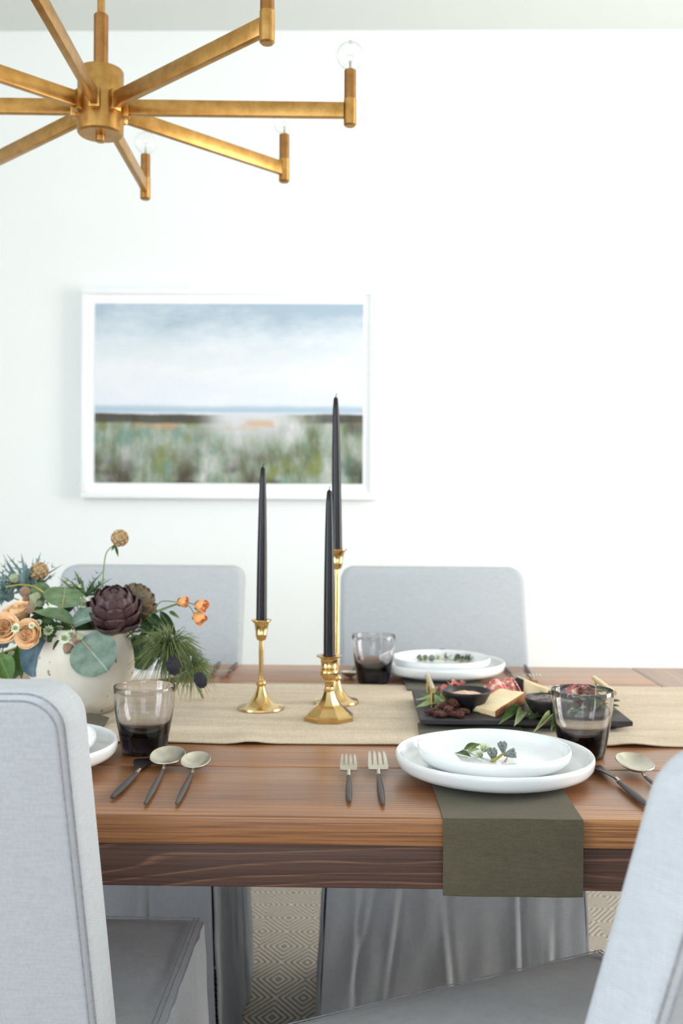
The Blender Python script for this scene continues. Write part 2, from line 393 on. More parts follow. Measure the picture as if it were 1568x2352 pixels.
    obj('skirt_panel', panel((-HS, FRONT - g, 0), (-HS, rear_y, 0), (-1, 0, 0), 3.0), M_cover, t, 60)
    obj('skirt_panel', panel((-HS + g, rear_y, 0), (HS - g, rear_y, 0), (0, -1, 0), 4.0, top=0.47), M_cover, t, 60)
    for sx in (-1, 1):
        for yy, sy in ((FRONT, 1), (rear_y, -1)):
            c = Vector((sx * (HS - 0.012), yy - sy * 0.012, 0))
            def pf(u, v, c=c, sx=sx, sy=sy):
                a = (u - 0.5) * 2; k = 0.055
                q = Vector((c.x - sx * max(0, -a) * k, c.y - sy * max(0, a) * k, 0)) + Vector((sx, sy, 0)) * (0.012 * v)
                return (q.x, q.y, SH - 0.02 + (ZB - SH + 0.02) * v)
            obj('kick_pleat', MB().sheet(pf, 8, 4, 0.003), M_cover, t, 60)
    return t
CH = 'grey slipcovered dining chairs'
def P2(xc, d): return _r * xc + _f * d
ch1 = make_chair('slipcovered_chair', 'grey slipcovered chair seen from behind at near left of the table', CH)
p = P2(-0.437, 1.163); ch1.location = (p.x, p.y, 0)
p = P2(0.27, 0.992); ch2 = dup(ch1, (p.x, p.y, 0), math.radians(25.5) + YAW, 'grey slipcovered chair at near right, turned away from the table', CH)
p = P2(-0.462, 2.11); dup(ch1, (p.x, p.y, 0), PI, 'grey slipcovered chair on the far side, behind the flower vase', CH)
p = P2(0.216, 2.11); dup(ch1, (p.x, p.y, 0), PI, 'grey slipcovered chair on the far side, behind the serving board', CH)

# ------------------------------------------------------------------ more materials
def brass_mat(name, c1, c2, rough, brushed=0.0):
    b = NB(name); n = b.noise(b.coord('Object', rnd=4), 45, 4, 0.6); g = b.noise(b.coord('Object', (900, 900, 60), rnd=4), 1.0, 2)
    b.set(color=b.ramp(n, [(0.3, c1), (0.7, c2)]), metal=1.0, rough=b.math('ADD', b.math('MULTIPLY', n, 0.18), rough - 0.09))
    if brushed: b.bump(g, brushed, 0.0003)
    return b.m
M_agedbrass = brass_mat('aged brass', (164, 121, 63), (194, 151, 89), 0.37, 0.06)
M_sleeve = brass_mat('browned brass', (138, 96, 54), (160, 116, 68), 0.42)
M_brass = brass_mat('polished brass', (198, 164, 106), (216, 184, 130), 0.19)
M_goldbar = brass_mat('satin gold', (214, 188, 128), (228, 206, 150), 0.28)
M_steel = brass_mat('champagne steel', (196, 190, 174), (212, 207, 194), 0.30, 0.05)
M_handle = mottled('charcoal handle', (56, 50, 50), (74, 68, 68), 60, 0.5, coord_scale=(1, 0.1, 1))
M_candle = mottled('black candle wax', (12, 10, 13), (22, 19, 24), 40, 0.30, bump=0.25, bdist=0.001, spec=0.35)
M_blade = mottled('blade steel with painted dark reflection', (40, 36, 36), (58, 54, 54), 60, 0.35, metal=0.8)  # the dark reflection on the steel blade is put into its base colour
M_wick = mottled('charred wick', (20, 18, 18), (50, 46, 42), 200, 0.9)
M_china = mottled('white glazed china', (236, 238, 239), (240, 242, 243), 6, 0.18, coat=0.5, coat_rough=0.06)
M_matte = mottled('white frame lacquer', (244, 246, 246), (248, 249, 249), 10, 0.5)
M_mat = mottled('white mount board', (246, 248, 247), (250, 251, 250), 50, 0.9)
def smoked():
    b = NB('smoked glass'); b.set(color=(1, 1, 1, 1), rough=0.0, trans=1.0, ior=1.46)
    v = b.n.new('ShaderNodeVolumeAbsorption'); v.inputs['Color'].default_value = (0.51, 0.48, 0.52, 1); v.inputs['Density'].default_value = 135
    b.t.links.new(v.outputs[0], b.out.inputs['Volume']); return b.m
M_glass = smoked()
b = NB('clear bulb glass'); b.set(color=(1, 1, 1, 1), rough=0.0, trans=1.0, ior=1.45); M_bulb = b.m
b = NB('vase stoneware'); c0 = b.coord('Object')
n1 = b.noise(c0, 14, 4); v1 = b.voro(b.coord('Object', (1, 1, 0.8)), 62); n2 = b.noise(c0, 55, 4, 0.7)
pit = b.math('MULTIPLY', b.math('SUBTRACT', 1.0, b.fac(v1, 0.10, 0.24)), b.fac(n2, 0.50, 0.60))
cc = b.ramp(n1, [(0.3, (204, 194, 178)), (0.7, (226, 220, 208))]); cc = b.mix(pit, cc, (112, 90, 74))
x_, y_, z_ = b.sep(c0); cc = b.mix(b.math('MULTIPLY', b.math('SUBTRACT', 1.0, b.fac(b.math('ADD', z_, b.math('MULTIPLY', n2, 0.02)), 0.014, 0.036)), 0.45), cc, (120, 104, 92))
b.set(color=cc, rough=0.85, spec=0.2); b.bump(b.math('SUBTRACT', n2, pit), 0.5, 0.002); M_vase = b.m
M_slate = mottled('dark stained board', (34, 30, 32), (56, 51, 53), 8, 0.6, bump=0.3, coord_scale=(1, 6, 6), bdist=0.002)
M_bowl = mottled('black stoneware', (22, 20, 22), (36, 33, 35), 60, 0.45)

# ------------------------------------------------------------------ framed painting on the wall
def painting_mat():
    b = NB('abstract marsh painting'); x, y, z = b.sep(b.coord('Object'))
    PW, PH = 0.92, 0.615
    u = b.math('MULTIPLY_ADD', x, 1 / PW, 0.5); v = b.math('MULTIPLY_ADD', z, 1 / PH, 0.5)
    brush = b.noise(b.coord('Object', (3.5, 1, 9)), 1.0, 5, 0.65); vbr = b.noise(b.coord('Object', (16, 1, 6), loc=(3, 0, 2)), 1.0, 5, 0.65)
    blot = b.noise(b.coord('Object', (7, 1, 8), loc=(7, 0, 1)), 1.0, 3, 0.5); fineb = b.noise(b.coord('Object', (60, 1, 26)), 1.0, 3, 0.6)
    sky = b.ramp(b.math('ADD', v, b.math('MULTIPLY_ADD', brush, 0.7, -0.35)), [(0.40, (222, 228, 236)), (0.60, (232, 233, 236)), (0.78, (214, 222, 229)), (1.0, (172, 190, 204))])
    cloud = b.math('MULTIPLY', b.fac(brush, 0.50, 0.70), b.math('MULTIPLY', b.fac(v, 0.52, 0.64), b.math('SUBTRACT', 1, b.fac(v, 0.74, 0.88))))
    sky = b.mix(b.math('MULTIPLY', cloud, 0.7), sky, (243, 238, 228))
    field = b.ramp(b.math('MULTIPLY_ADD', vbr, 0.9, b.math('MULTIPLY', blot, 0.35)), [(0.40, (84, 88, 66)), (0.55, (128, 138, 112)), (0.68, (158, 168, 156)), (0.85, (206, 204, 196))])
    field = b.mix(b.math('MULTIPLY', b.fac(b.noise(b.coord('Object', (9, 1, 7), loc=(1, 0, 9)), 1.0, 3), 0.52, 0.64), 0.7), field, (124, 132, 62))
    field = b.mix(b.math('MULTIPLY', b.fac(b.noise(b.coord('Object', (8, 1, 9), loc=(5, 0, 4)), 1.0, 3), 0.55, 0.66), 0.6), field, (104, 142, 130))
    low = b.math('SUBTRACT', 1, b.fac(v, 0.02, 0.24))
    field = b.mix(b.math('MULTIPLY', low, b.math('MULTIPLY', b.fac(b.noise(b.coord('Object', (5, 1, 6), loc=(2, 0, 6.2)), 1.0, 3), 0.40, 0.54), 0.9)), field, (70, 58, 46))
    field = b.mix(b.math('MULTIPLY', b.fac(fineb, 0.5, 0.8), 0.25), field, (200, 200, 196))
    # pale water winding through the middle, widening to the horizon
    wc = b.math('ABSOLUTE', b.math('SUBTRACT', u, b.math('MULTIPLY_ADD', vbr, 0.16, 0.50)))
    wet = b.math('MULTIPLY', b.math('SUBTRACT', 1, b.fac(wc, 0.08, 0.24)), b.fac(b.math('ADD', v, b.math('MULTIPLY', blot, 0.12)), 0.24, 0.42))
    field = b.mix(b.math('MULTIPLY', wet, 0.85), field, (222, 222, 226))
    orng = b.math('MULTIPLY', b.fac(v, 0.28, 0.33), b.math('MULTIPLY', b.math('SUBTRACT', 1, b.fac(v, 0.335, 0.37)), b.fac(b.noise(b.coord('Object', (6, 1, 20), loc=(8, 0, 0)), 1.0, 3), 0.50, 0.62)))
    field = b.mix(b.math('MULTIPLY', orng, 0.7), field, (206, 162, 122))
    vv = b.math('ADD', v, b.math('MULTIPLY_ADD', brush, 0.03, -0.015))
    tree = b.math('MULTIPLY', b.fac(vv, 0.325, 0.345), b.math('SUBTRACT', 1, b.fac(vv, 0.385, 0.395)))
    side = b.math('ADD', b.math('SUBTRACT', 1, b.fac(u, 0.36, 0.50)), b.fac(u, 0.72, 0.90), clamp=True)
    tree = b.math('MULTIPLY', tree, side)
    rt = b.math('MULTIPLY', b.fac(u, 0.92, 0.96), b.math('MULTIPLY', b.fac(v, 0.24, 0.30), b.math('SUBTRACT', 1, b.fac(v, 0.38, 0.395))))
    field = b.mix(b.math('MULTIPLY', b.math('MAXIMUM', tree, b.math('MULTIPLY', rt, 0.7)), 0.85), field, (72, 64, 62))
    sea = b.math('MULTIPLY', b.fac(v, 0.385, 0.40), b.math('SUBTRACT', 1, b.fac(vv, 0.415, 0.445)))
    c = b.mix(b.fac(vv, 0.38, 0.392), field, sky); c = b.mix(b.math('MULTIPLY', sea, 0.75), c, (158, 184, 200))
    b.set(color=c, rough=0.6, spec=0.2); return b.m
pc = W(524, 903, 3.40); fw, fh, fd = 1.012, 0.722, 0.045
pic = thing('framed_painting', 'white framed abstract marsh landscape painting hung on the white wall', 'painting', (pc.x, WALL_Y - fd, pc.z))
mw = 0.022
obj('frame_rail', MB().box(-fw / 2, fw / 2, 0, fd, fh / 2 - mw, fh / 2, 0.003), M_matte, pic); obj('frame_rail', MB().box(-fw / 2, fw / 2, 0, fd, -fh / 2, -fh / 2 + mw, 0.003), M_matte, pic)
for s in (-1, 1): obj('frame_stile', MB().box(s * (fw / 2 - mw / 2) - mw / 2, s * (fw / 2 - mw / 2) + mw / 2, 0, fd, -fh / 2 + mw, fh / 2 - mw, 0.003), M_matte, pic)
obj('mount', MB().box(-fw / 2 + mw, fw / 2 - mw, 0.012, 0.04, -fh / 2 + mw, fh / 2 - mw), M_mat, pic)
obj('print', MB().box(-0.46, 0.46, 0.0085, 0.0118, -0.3075, 0.3075), painting_mat(), pic)

# ------------------------------------------------------------------ chandelier
hc = W(231, 247, 1.645); AZ = hc.z
cz = thing('chandelier', 'aged brass chandelier with eight straight arms and clear globe bulbs', 'chandelier', (hc.x, hc.y, AZ))
obj('hub', MB().lathe([(0.0, -0.046), (0.0345, -0.046), (0.0375, -0.043), (0.0375, 0.058), (0.036, 0.0605), (0, 0.0605)], 48), M_agedbrass, cz)
obj('finial', MB().lathe([(0, -0.0575), (0.006, -0.0575), (0.0078, -0.056), (0.0078, -0.0463), (0, -0.0463)], 24), M_agedbrass, cz)
obj('stem_sleeve', MB().lathe([(0, 0.0608), (0.0118, 0.0608), (0.0118, 0.152), (0.0095, 0.154), (0, 0.154)], 24), M_sleeve, cz)
obj('down_rod', MB().lathe([(0, 0.1545), (0.0062, 0.1545), (0.0062, CEIL_Z - AZ - 0.025), (0, CEIL_Z - AZ - 0.025)], 16), M_agedbrass, cz)
obj('ceiling_canopy', MB().lathe([(0, -0.0245), (0.058, -0.0245), (0.062, -0.02), (0.062, -0.0005), (0, -0.0005)], 40), M_agedbrass, cz, loc=(0, 0, CEIL_Z - AZ))
AR = 0.412
arm_mb = MB().box(0.0470, AR - 0.010, -0.0058, 0.0058, -0.0125, 0.0125, 0.0012)
arm_mb.box(0.036, 0.0475, -0.0085, 0.0085, -0.0165, 0.0165, 0.001)
arm_me = arm_mb.mesh('arm', M_agedbrass)
cup_me = MB().lathe([(0, -0.026), (0.008, -0.026), (0.0105, -0.0235), (0.0105, 0.0185), (0, 0.0185)], 24).mesh('socket_cup', M_agedbrass)
slv_me = MB().lathe([(0, 0.0188), (0.0098, 0.0188), (0.0098, 0.0665), (0.0085, 0.0675), (0, 0.0675)], 24).mesh('socket_sleeve', M_sleeve)
def bulb_prof():
    o = []; R = 0.0225; c = 0.0915
    for i in range(15):
        a = PI / 2 - i * (PI * 0.86) / 14; o.append((R * math.cos(a) if i else 0.0, c + R * math.sin(a)))
    o += [(0.0085, 0.0705), (0.0080, 0.0677)]
    inn = [(max(0, r - 0.0007), z if k else z - 0.0007) for k, (r, z) in enumerate(o)]
    return o + inn[::-1]
blb_me = MB().lathe(bulb_prof(), 32, closed=False).mesh('bulb', M_bulb, 60)
fil_me = MB().tube([(0.0, 0, 0.0685), (0.003, 0, 0.085), (0.0045, 0, 0.094), (0, 0, 0.092), (-0.0045, 0, 0.094), (-0.003, 0, 0.085), (-0.0005, 0, 0.0685)], 0.0004, 6).tube([(0, 0, 0.0685), (0, 0, 0.083)], [0.0028, 0.0014], 10).mesh('filament', M_steel)
for k in range(8):
    ang = PI / 2 + math.radians(1.0) + YAW - k * PI / 4
    a = obj('arm', arm_me, None, cz); a.rotation_euler = (0, 0, ang)
    for nm, me in (('socket_cup', cup_me), ('socket_sleeve', slv_me), ('bulb', blb_me), ('filament', fil_me)): obj(nm, me, None, a, loc=(AR, 0, 0))

# ------------------------------------------------------------------ table runner
ry0, ry1 = 1.450, 1.925
def runner_fn(u, v):
    x = -1.58 + 2.365 * u; y = ry0 + (ry1 - ry0) * v
    z = TZ + 0.0026 + 0.0006 * mnoise.noise(Vector((x * 9, y * 9, 0)))
    y += 0.004 * mnoise.noise(Vector((x * 3, v * 2, 4)))
    z += 0.004 * math.exp(-((x + 0.155 + (v * 0.08)) / 0.022) ** 2) * math.exp(-(v / 0.25) ** 2) + 0.004 * math.exp(-((x - 0.40) / 0.03) ** 2) * math.exp(-(v / 0.2) ** 2)
    y += -0.006 * math.exp(-((x + 0.175) / 0.05) ** 2) * (v < 0.3) * (1 - v / 0.3)
    return (x, y, z)
rn = obj('table_runner', MB().sheet(runner_fn, 160, 26, 0.0016), M_runner, world=(-0.4, 1.685, TZ))
tag(rn, 'oatmeal linen runner laid along the middle of the table', 'table runner')
RT = TZ + 0.0038     # top of the runner

# ------------------------------------------------------------------ candlesticks and candles
def candle(name, label, base, r0, h, lean):
    t = thing(name, label, 'candle', base, group='black taper candles')
    pts, rr = [], []
    for i in range(15):
        q = i / 14; pts.append((lean[0] * q, lean[1] * q, h * q)); k = r0 * (1 - 0.16 * q - 0.32 * q ** 3)
        if q > 0.95: k *= 0.80
        rr.append(k)
    pts.append((lean[0], lean[1], h + 0.003)); rr.append(r0 * 0.12)
    obj('taper', MB().tube(pts, rr, 20), M_candle, t, 60)
    obj('wick', MB().tube([(lean[0], lean[1], h + 0.001), (lean[0] + 0.0002, lean[1], h + 0.005), (lean[0] + 0.002, lean[1], h + 0.009)], [0.0008, 0.0008, 0.0005], 6), M_wick, t)
def cup_prof(z, s=1.0):
    return [(0.0037, z), (0.0075 * s, z + 0.002), (0.0095 * s, z + 0.009), (0.0105 * s, z + 0.0105), (0.0095 * s, z + 0.012), (0.0112 * s, z + 0.024), (0.0125 * s, z + 0.030), (0.0175 * s, z + 0.0345), (0.0172 * s, z + 0.0355), (0.0118 * s, z + 0.0315), (0.0103 * s, z + 0.024), (0.0, z + 0.0235)]
def stem_stick(px, py, label, height, cr):
    b0 = T(px, py, RT); t = thing('candlestick', label, 'candlestick', (b0.x, b0.y, RT), group='brass candlesticks')
    base = [(0, 0), (0.0385, 0), (0.0398, 0.0018), (0.0390, 0.0042), (0.0350, 0.0050), (0.0290, 0.0062), (0.0205, 0.0115), (0.0125, 0.022), (0.0078, 0.034), (0.0066, 0.0385), (0, 0.0385)]
    obj('base', MB().lathe(base, 64), M_brass, t, 50)
    obj('collar', MB().lathe([(0, 0.0386), (0.0066, 0.0386), (0.0090, 0.042), (0.0090, 0.0455), (0.0062, 0.0485), (0, 0.0485)], 28), M_brass, t, 50)
    cz_ = height - 0.0345
    obj('stem', MB().lathe([(0, 0.0486), (0.0050, 0.0486), (0.0040, 0.06), (0.0042, cz_ - 0.02), (0.0037, cz_ - 0.0001), (0, cz_ - 0.0001)], 20), M_brass, t, 50)
    obj('candle_cup', MB().lathe(cup_prof(cz_), 32), M_brass, t, 50)
    return b0
b0 = stem_stick(599, 1628, 'slim brass candlestick with round foot standing nearest the flower vase', 0.150, 0.009)
candle('taper_candle', 'black taper candle in the slim candlestick nearest the flower vase', (b0.x, b0.y, RT + 0.1397), 0.0092, 0.268, (0.001, 0))
b0 = stem_stick(772, 1614, 'tallest slim brass candlestick with round foot, behind the octagonal one', 0.268, 0.009)
candle('taper_candle', 'black taper candle in the tallest candlestick, its tip highest of the three', (b0.x, b0.y, RT + 0.2577), 0.0092, 0.275, (-0.004, 0))
b0 = T(755, 1651, RT); t = thing('candlestick', 'short brass candlestick with stepped octagonal foot, front of the three', 'candlestick', (b0.x, b0.y, RT), PI / 8, 'brass candlesticks')
obj('base', MB().lathe([(0, 0), (0.042, 0), (0.0425, 0.006), (0.0395, 0.0075), (0.035, 0.0115), (0.029, 0.0165), (0.0255, 0.0195), (0.0185, 0.024), (0.0125, 0.033), (0.0085, 0.044), (0.0078, 0.0455), (0, 0.0455)], 8), M_brass, t, 20)
obj('baluster', MB().lathe([(0, 0.0456), (0.0092, 0.0456), (0.0098, 0.0475), (0.0075, 0.0495), (0.0068, 0.052), (0.0074, 0.057), (0.0090, 0.0605), (0.0102, 0.0615), (0.0092, 0.063), (0.0102, 0.0655), (0.0150, 0.0715), (0.0160, 0.0755), (0.0150, 0.0795), (0.0135, 0.081), (0, 0.081)], 32), M_brass, t, 50)
obj('candle_cup', MB().lathe([(0, 0.0811), (0.0132, 0.0811), (0.0146, 0.083), (0.0132, 0.085), (0.0136, 0.096), (0.0150, 0.0985), (0.0205, 0.1010), (0.0207, 0.1025), (0.0200, 0.1030), (0.0120, 0.1020), (0.0112, 0.090), (0, 0.090)], 36), M_brass, t, 50)
candle('taper_candle', 'black taper candle in the short octagonal candlestick', (b0.x, b0.y, RT + 0.0902), 0.0094, 0.278, (-0.0015, 0))

# ------------------------------------------------------------------ plates, napkins, glasses
def plate_prof(R, H, foot):
    return [(0, 0.0042), (foot - 0.006, 0.0042), (foot - 0.005, 0.0), (foot, 0.0), (foot + 0.003, 0.0040), (R - 0.022, 0.0058), (R - 0.012, 0.0072), (R - 0.0050, 0.0105), (R - 0.0012, 0.0155), (R, H - 0.006), (R - 0.0002, H - 0.002), (R - 0.0018, H), (R - 0.0042, H - 0.001), (R - 0.0052, H - 0.005),
            (R - 0.0066, 0.0170), (R - 0.0105, 0.0122), (R - 0.018, 0.0098), (R - 0.030, 0.0092), (0, 0.0092)]
dinner_me = MB().lathe(plate_prof(0.1275, 0.0290, 0.0855), 72).mesh('dinner_plate', M_china, 60)
salad_me = MB().lathe(plate_prof(0.0990, 0.0270, 0.0640), 72).mesh('salad_plate', M_china, 60)
NAP = 0.0030
def plates(x, y, z, where):
    d = tag(obj('dinner_plate', dinner_me, None, loc=(x, y, z)), 'large white coupe dinner plate ' + where, 'plate', 'white dinner plates')
    s = tag(obj('salad_plate', salad_me, None, loc=(x - 0.0005, y + 0.001, z + 0.0094)), 'small white coupe plate stacked on the dinner plate ' + where, 'plate', 'white salad plates')
    return z + 0.0094 + 0.0094
def napkin(xc, far_y, near_y, label, hw=0.079, drop=0.085, sgn=1, skew=0.0, lift=0.012):
    """folded napkin: flat on the table, hanging over the edge (sgn=1 the near edge) when drop is set"""
    L1 = far_y - near_y; Rr = 0.006; tot = L1 + drop
    def fn(u, v):
        s = v * tot; x = xc + (u - 0.5) * 2 * hw * (1 + 0.02 * math.sin(v * 5)) + skew * (s - L1) ; base = TZ + 0.0006
        if s <= L1:
            y = far_y - s; z = base
            on_run = min(1, max(0, (y - ry0 + 0.01) / 0.012)) * (1 - min(1, max(0, (y - ry1) / 0.012)))
            z += 0.0038 * on_run + (0.0012 * (1 + math.sin(u * 7 + 1)) * (0.5 + 0.5 * math.sin(s * 40))) * 0.3
            if s < 0.055: z += lift * (1 - s / 0.055) ** 2 * (math.exp(-((u - 0.8) / 0.22) ** 2) + 0.35 * math.exp(-((u - 0.12) / 0.14) ** 2))
        else:
            h = s - L1; w = 0.002 * math.sin(u * PI) * h / max(drop, 1e-6) + 0.0008 * math.sin(u * 9)
            w += -0.0012 * math.exp(-((u - 0.52) / 0.012) ** 2); y = near_y - 0.0042 - w - 0.003 * min(1, h / 0.01); z = base - h + 0.001
        return (x, y, z)
    def lay(k): return lambda u, v: (Vector(fn(u, v)) + Vector((0, 0, 0.0013 * k)) + Vector((0, -0.0013 * k if v * tot > L1 else 0, 0)))
    m = MB().sheet(lay(0), 24, 70, 0.0011)
    m.sheet(lay(1), 24, 70, 0.0011)
    n_ = obj('linen_napkin', m, M_napkin, world=(xc, (far_y + near_y) / 2, TZ))
    return tag(n_, label, 'napkin', 'olive linen napkins')
pn = T(1134, 1782); napkin(pn.x - 0.004, 1.565, Y0, 'olive napkin under the near right plates, hanging over the table edge')
DZ = TZ + NAP
pz = plates(pn.x, pn.y, DZ, 'at the near right setting')
pl = T(25, 1760); pl = Vector((pn.x - 0.627, pn.y + 0.028, TZ)); napkin(pl.x - 0.022, 1.570, Y0, 'olive napkin under the plates hidden behind the near left chair', drop=0.08)
plates(pl.x, pl.y, DZ, 'half hidden by the near left chair')
pf = T(1014, 1556); napkin(pf.x - 0.005, 2.12, 1.862, 'olive napkin under the far right plates, its end on the runner', hw=0.075, drop=0.0, lift=0.0)
pfz = plates(pf.x, pf.y, DZ + 0.0034, 'at the far right setting')
pf2 = T(312, 1551); plates(pf2.x, pf2.y, TZ + 0.0002, 'on the far side behind the vase')
def glass_prof():
    out = [(0, 0.0), (0.0275, 0.0), (0.0302, 0.0016), (0.0320, 0.008), (0.0352, 0.026), (0.0388, 0.046), (0.0415, 0.066), (0.0428, 0.084), (0.0432, 0.0925), (0.0428, 0.0938), (0.0418, 0.0938), (0.0415, 0.0925), (0.0412, 0.084), (0.0398, 0.066), (0.0366, 0.047), (0.0318, 0.0330), (0.023, 0.0262), (0.010, 0.0246), (0, 0.0244)]
    return out
glass_me = MB().lathe(glass_prof(), 64).mesh('smoked_tumbler', M_glass, 60)
for px, py, w in ((331, 1727, 'beside the spoons at the near left setting'), (1336, 1737, 'behind the near right plates'), (857, 1568, 'left of the far plates')):
    g = T(px, py, TZ + 0.0002); tag(obj('smoked_tumbler', glass_me, None, loc=(g.x, g.y, TZ + 0.0002)), 'smoked glass tumbler with thick dark base ' + w, 'glass', 'smoked tumblers')

# ------------------------------------------------------------------ cutlery (lies along +y, handle end at the origin)
def handle_me(L, w, name='handle'):
    pts, rr = [], []
    for q, k in ((0, .30), (0.015, .55), (0.06, .66), (0.2, .86), (0.42, 1), (0.65, .92), (0.85, .72), (1, .62)):
        pts.append((0, L * q, 0.0045)); rr.append(w / 2 * k)
    return MB().tube(pts, rr, 12, flat=0.72, hint=(0, 0, 1)).mesh(name, M_handle, 60)
def tine_line(q, L, Lh, up): return 0.0045 + up * math.sin(PI * min(1, q * 1.05)) ** 1 * 0.55 + up * 0.5 * q
def make_fork(L, w, label, cat_group):
    t = thing('dinner_fork', label, 'fork', group=cat_group); Lh = L * 0.62
    obj('handle', handle_me(Lh, 0.0078), None, t)
    zz = lambda y: 0.0045 + 0.011 * math.sin(PI * 0.62 * min(1, max(0, (y - Lh) / (L - Lh)))) ** 1.2
    y1 = Lh + 0.012; ys = y1 + 0.004
    obj('neck', MB().tube([(0, Lh - 0.002, 0.0047), (0, Lh + 0.006, zz(Lh + 0.006)), (0, y1 + 0.003, zz(y1) + 0.0006)], [0.0026, 0.0026, 0.0022], 12, flat=0.7, hint=(0, 0, 1)), M_steel, t)
    def sh(u, v):
        y = y1 + 0.012 * v; x = (u - 0.5) * w * (0.93 + 0.07 * v); return (x, y, zz(y) + 0.0008 * abs(u - 0.5))
    obj('shoulder', MB().sheet(sh, 10, 4, 0.0016), M_steel, t)
    for k in range(4):
        xc = (k - 1.5) * w * 0.262; tw = w * 0.19
        def tf(u, v, xc=xc, tw=tw):
            y = y1 + 0.0115 + (L - y1 - 0.0115) * v; k2 = 1 - 0.62 * v ** 1.3
            return (xc * (1 - 0.10 * v) + (u - 0.5) * tw * k2, y, zz(y))
        obj('tine', MB().sheet(tf, 2, 10, 0.0015), M_steel, t)
    return t
def make_spoon(L, bw, label, group):
    t = thing('spoon', label, 'spoon', group=group); bl = bw * 1.52; Lh = L - bl - 0.006
    obj('handle', handle_me(Lh, 0.0078), None, t)
    obj('neck', MB().tube([(0, Lh - 0.002, 0.0047), (0, Lh + 0.005, 0.0058), (0, Lh + 0.012, 0.0090)], [0.0026, 0.0026, 0.0022], 12, flat=0.7, hint=(0, 0, 1)), M_steel, t)
    def bf(u, v):
        r = u; a = 2 * PI * v; x = r * math.cos(a) * bw / 2; y = r * math.sin(a) * bl / 2
        y += 0.10 * y * (1 - (y / (bl / 2)) ** 2)
        return (x, L - bl / 2 + y, 0.0030 + 0.0105 * r ** 2.1 + 0.003 * r * math.sin(a))
    obj('bowl', MB().sheet(bf, 10, 40, 0.0011), M_steel, t, 70)
    return t
def make_knife(L, label, group):
    t = thing('table_knife', label, 'knife', group=group); Lh = L * 0.56
    obj('handle', handle_me(Lh, 0.0105), None, t)
    def bf(u, v):
        y = Lh + (L - Lh) * v; w0 = 0.0050 + 0.0150 * math.sin(min(1, v / 0.62) * PI / 2) ** 1.5; w0 *= (1 - max(0, (v - 0.62) / 0.38) ** 2.2 * 0.93)
        return (-w0 * u + 0.0026, y, 0.0060 - 0.003 * v + 0.0045 * u * math.sin(PI * min(1, v * 1.1)))
    obj('blade', MB().sheet(bf, 4, 20, 0.0013), M_blade, t)
    obj('neck', MB().tube([(0, Lh - 0.002, 0.0048), (0.0004, Lh + 0.012, 0.0060)], [0.0032, 0.0022], 12, flat=0.8, hint=(0, 0, 1)), M_steel, t)
    return t
ZT = TZ + 0.0002
def lay(o, end, tip):
    e = Vector(end); d = Vector(tip) - e; o.location = (e.x, e.y, ZT); o.rotation_euler = (0, 0, math.atan2(-d.x, d.y)); return o
def setting_point(px, py, z=0.004): q = T(px, py, TZ + z); return q
FK, SP, KN = 'forks with charcoal handles', 'spoons with charcoal handles', 'knives with charcoal handles'
lay(make_fork(0.178, 0.0230, 'smaller steel fork with charcoal handle, left of the near forks', FK), setting_point(802, 1842), setting_point(800, 1742, 0.012))
lay(make_fork(0.206, 0.0268, 'larger steel fork with charcoal handle beside the near right plates', FK), setting_point(880, 1849), setting_point(864, 1730, 0.012))
lay(make_knife(0.192, 'steel knife with charcoal handle, left of the near left spoons', KN), setting_point(257, 1833), setting_point(346, 1745))
lay(make_spoon(0.226, 0.0465, 'large steel spoon with charcoal handle between knife and small spoon', SP), setting_point(333, 1848), setting_point(396, 1722, 0.008))
lay(make_spoon(0.196, 0.0385, 'small steel spoon with charcoal handle, right of the large spoon', SP), setting_point(405, 1848), setting_point(456, 1740, 0.008))
q = T(1374, 1764); lay(make_knife(0.192, 'steel knife with charcoal handle right of the near right plates', KN), (q.x + 0.013, q.y - 0.19, 0), (q.x, q.y, 0))
q = T(1452, 1754, TZ + 0.008); lay(make_spoon(0.226, 0.0465, 'steel spoon partly hidden by the near right chair', SP), (q.x + 0.008, q.y - 0.20, 0), (q.x, q.y, 0))
f1 = make_fork(0.214, 0.0250, 'fork on the far side just right of the far plates', FK); lay(f1, T(1152, 1532), T(1197, 1569, TZ + 0.006))
f2 = make_fork(0.214, 0.0268, 'fork on the far side, outermost right of the far plates', FK); lay(f2, T(1204, 1532), T(1232, 1568, TZ + 0.006))
f3 = make_fork(0.188, 0.0230, 'fork on the far side just beyond the drooping thistle', FK); lay(f3, T(545, 1527), T(510, 1553, TZ + 0.006))
f4 = make_fork(0.188, 0.0230, 'fork on the far side half hidden by the drooping thistle', FK); lay(f4, T(505, 1525), T(474, 1553, TZ + 0.006))
s1 = make_spoon(0.196, 0.0385, 'spoon on the far side between tall candlestick and tumbler', SP); lay(s1, T(822, 1528), T(798, 1556, TZ + 0.008))

# ------------------------------------------------------------------ leaves and petals: unit shapes, base at the origin, growing along +y, facing +z
def leaf_mesh(name, mat, width_fn, cup=0.18, droop=0.1, wave=0.0, nu=12, nv=6, thick=0.012, fold=0.0):
    def fn(u, v):
        x = (v - 0.5) * width_fn(u); ax = abs(v - 0.5) * 2
        return (x, u, cup * x * x * 2 + fold * abs(x) - droop * u * u + wave * math.sin(u * 9 + v * 4) * ax)
    return MB().sheet(fn, nu, nv, thick).mesh(name, mat, 70)
W_round = lambda t: max(0.03, 2 * math.sqrt(max(0, t * (1 - t))) * (1.04 - 0.08 * t))
W_oval = lambda t: max(0.03, math.sin(PI * t ** 0.85) ** 0.8)
W_lance = lambda t: max(0.03, math.sin(PI * t ** 0.8) ** 1.1)
W_bract = lambda t: max(0.04, min(1.0, 0.72 + 0.5 * t) * (1 - max(0, (t - 0.5) / 0.5) ** 2.6) ** 0.8)
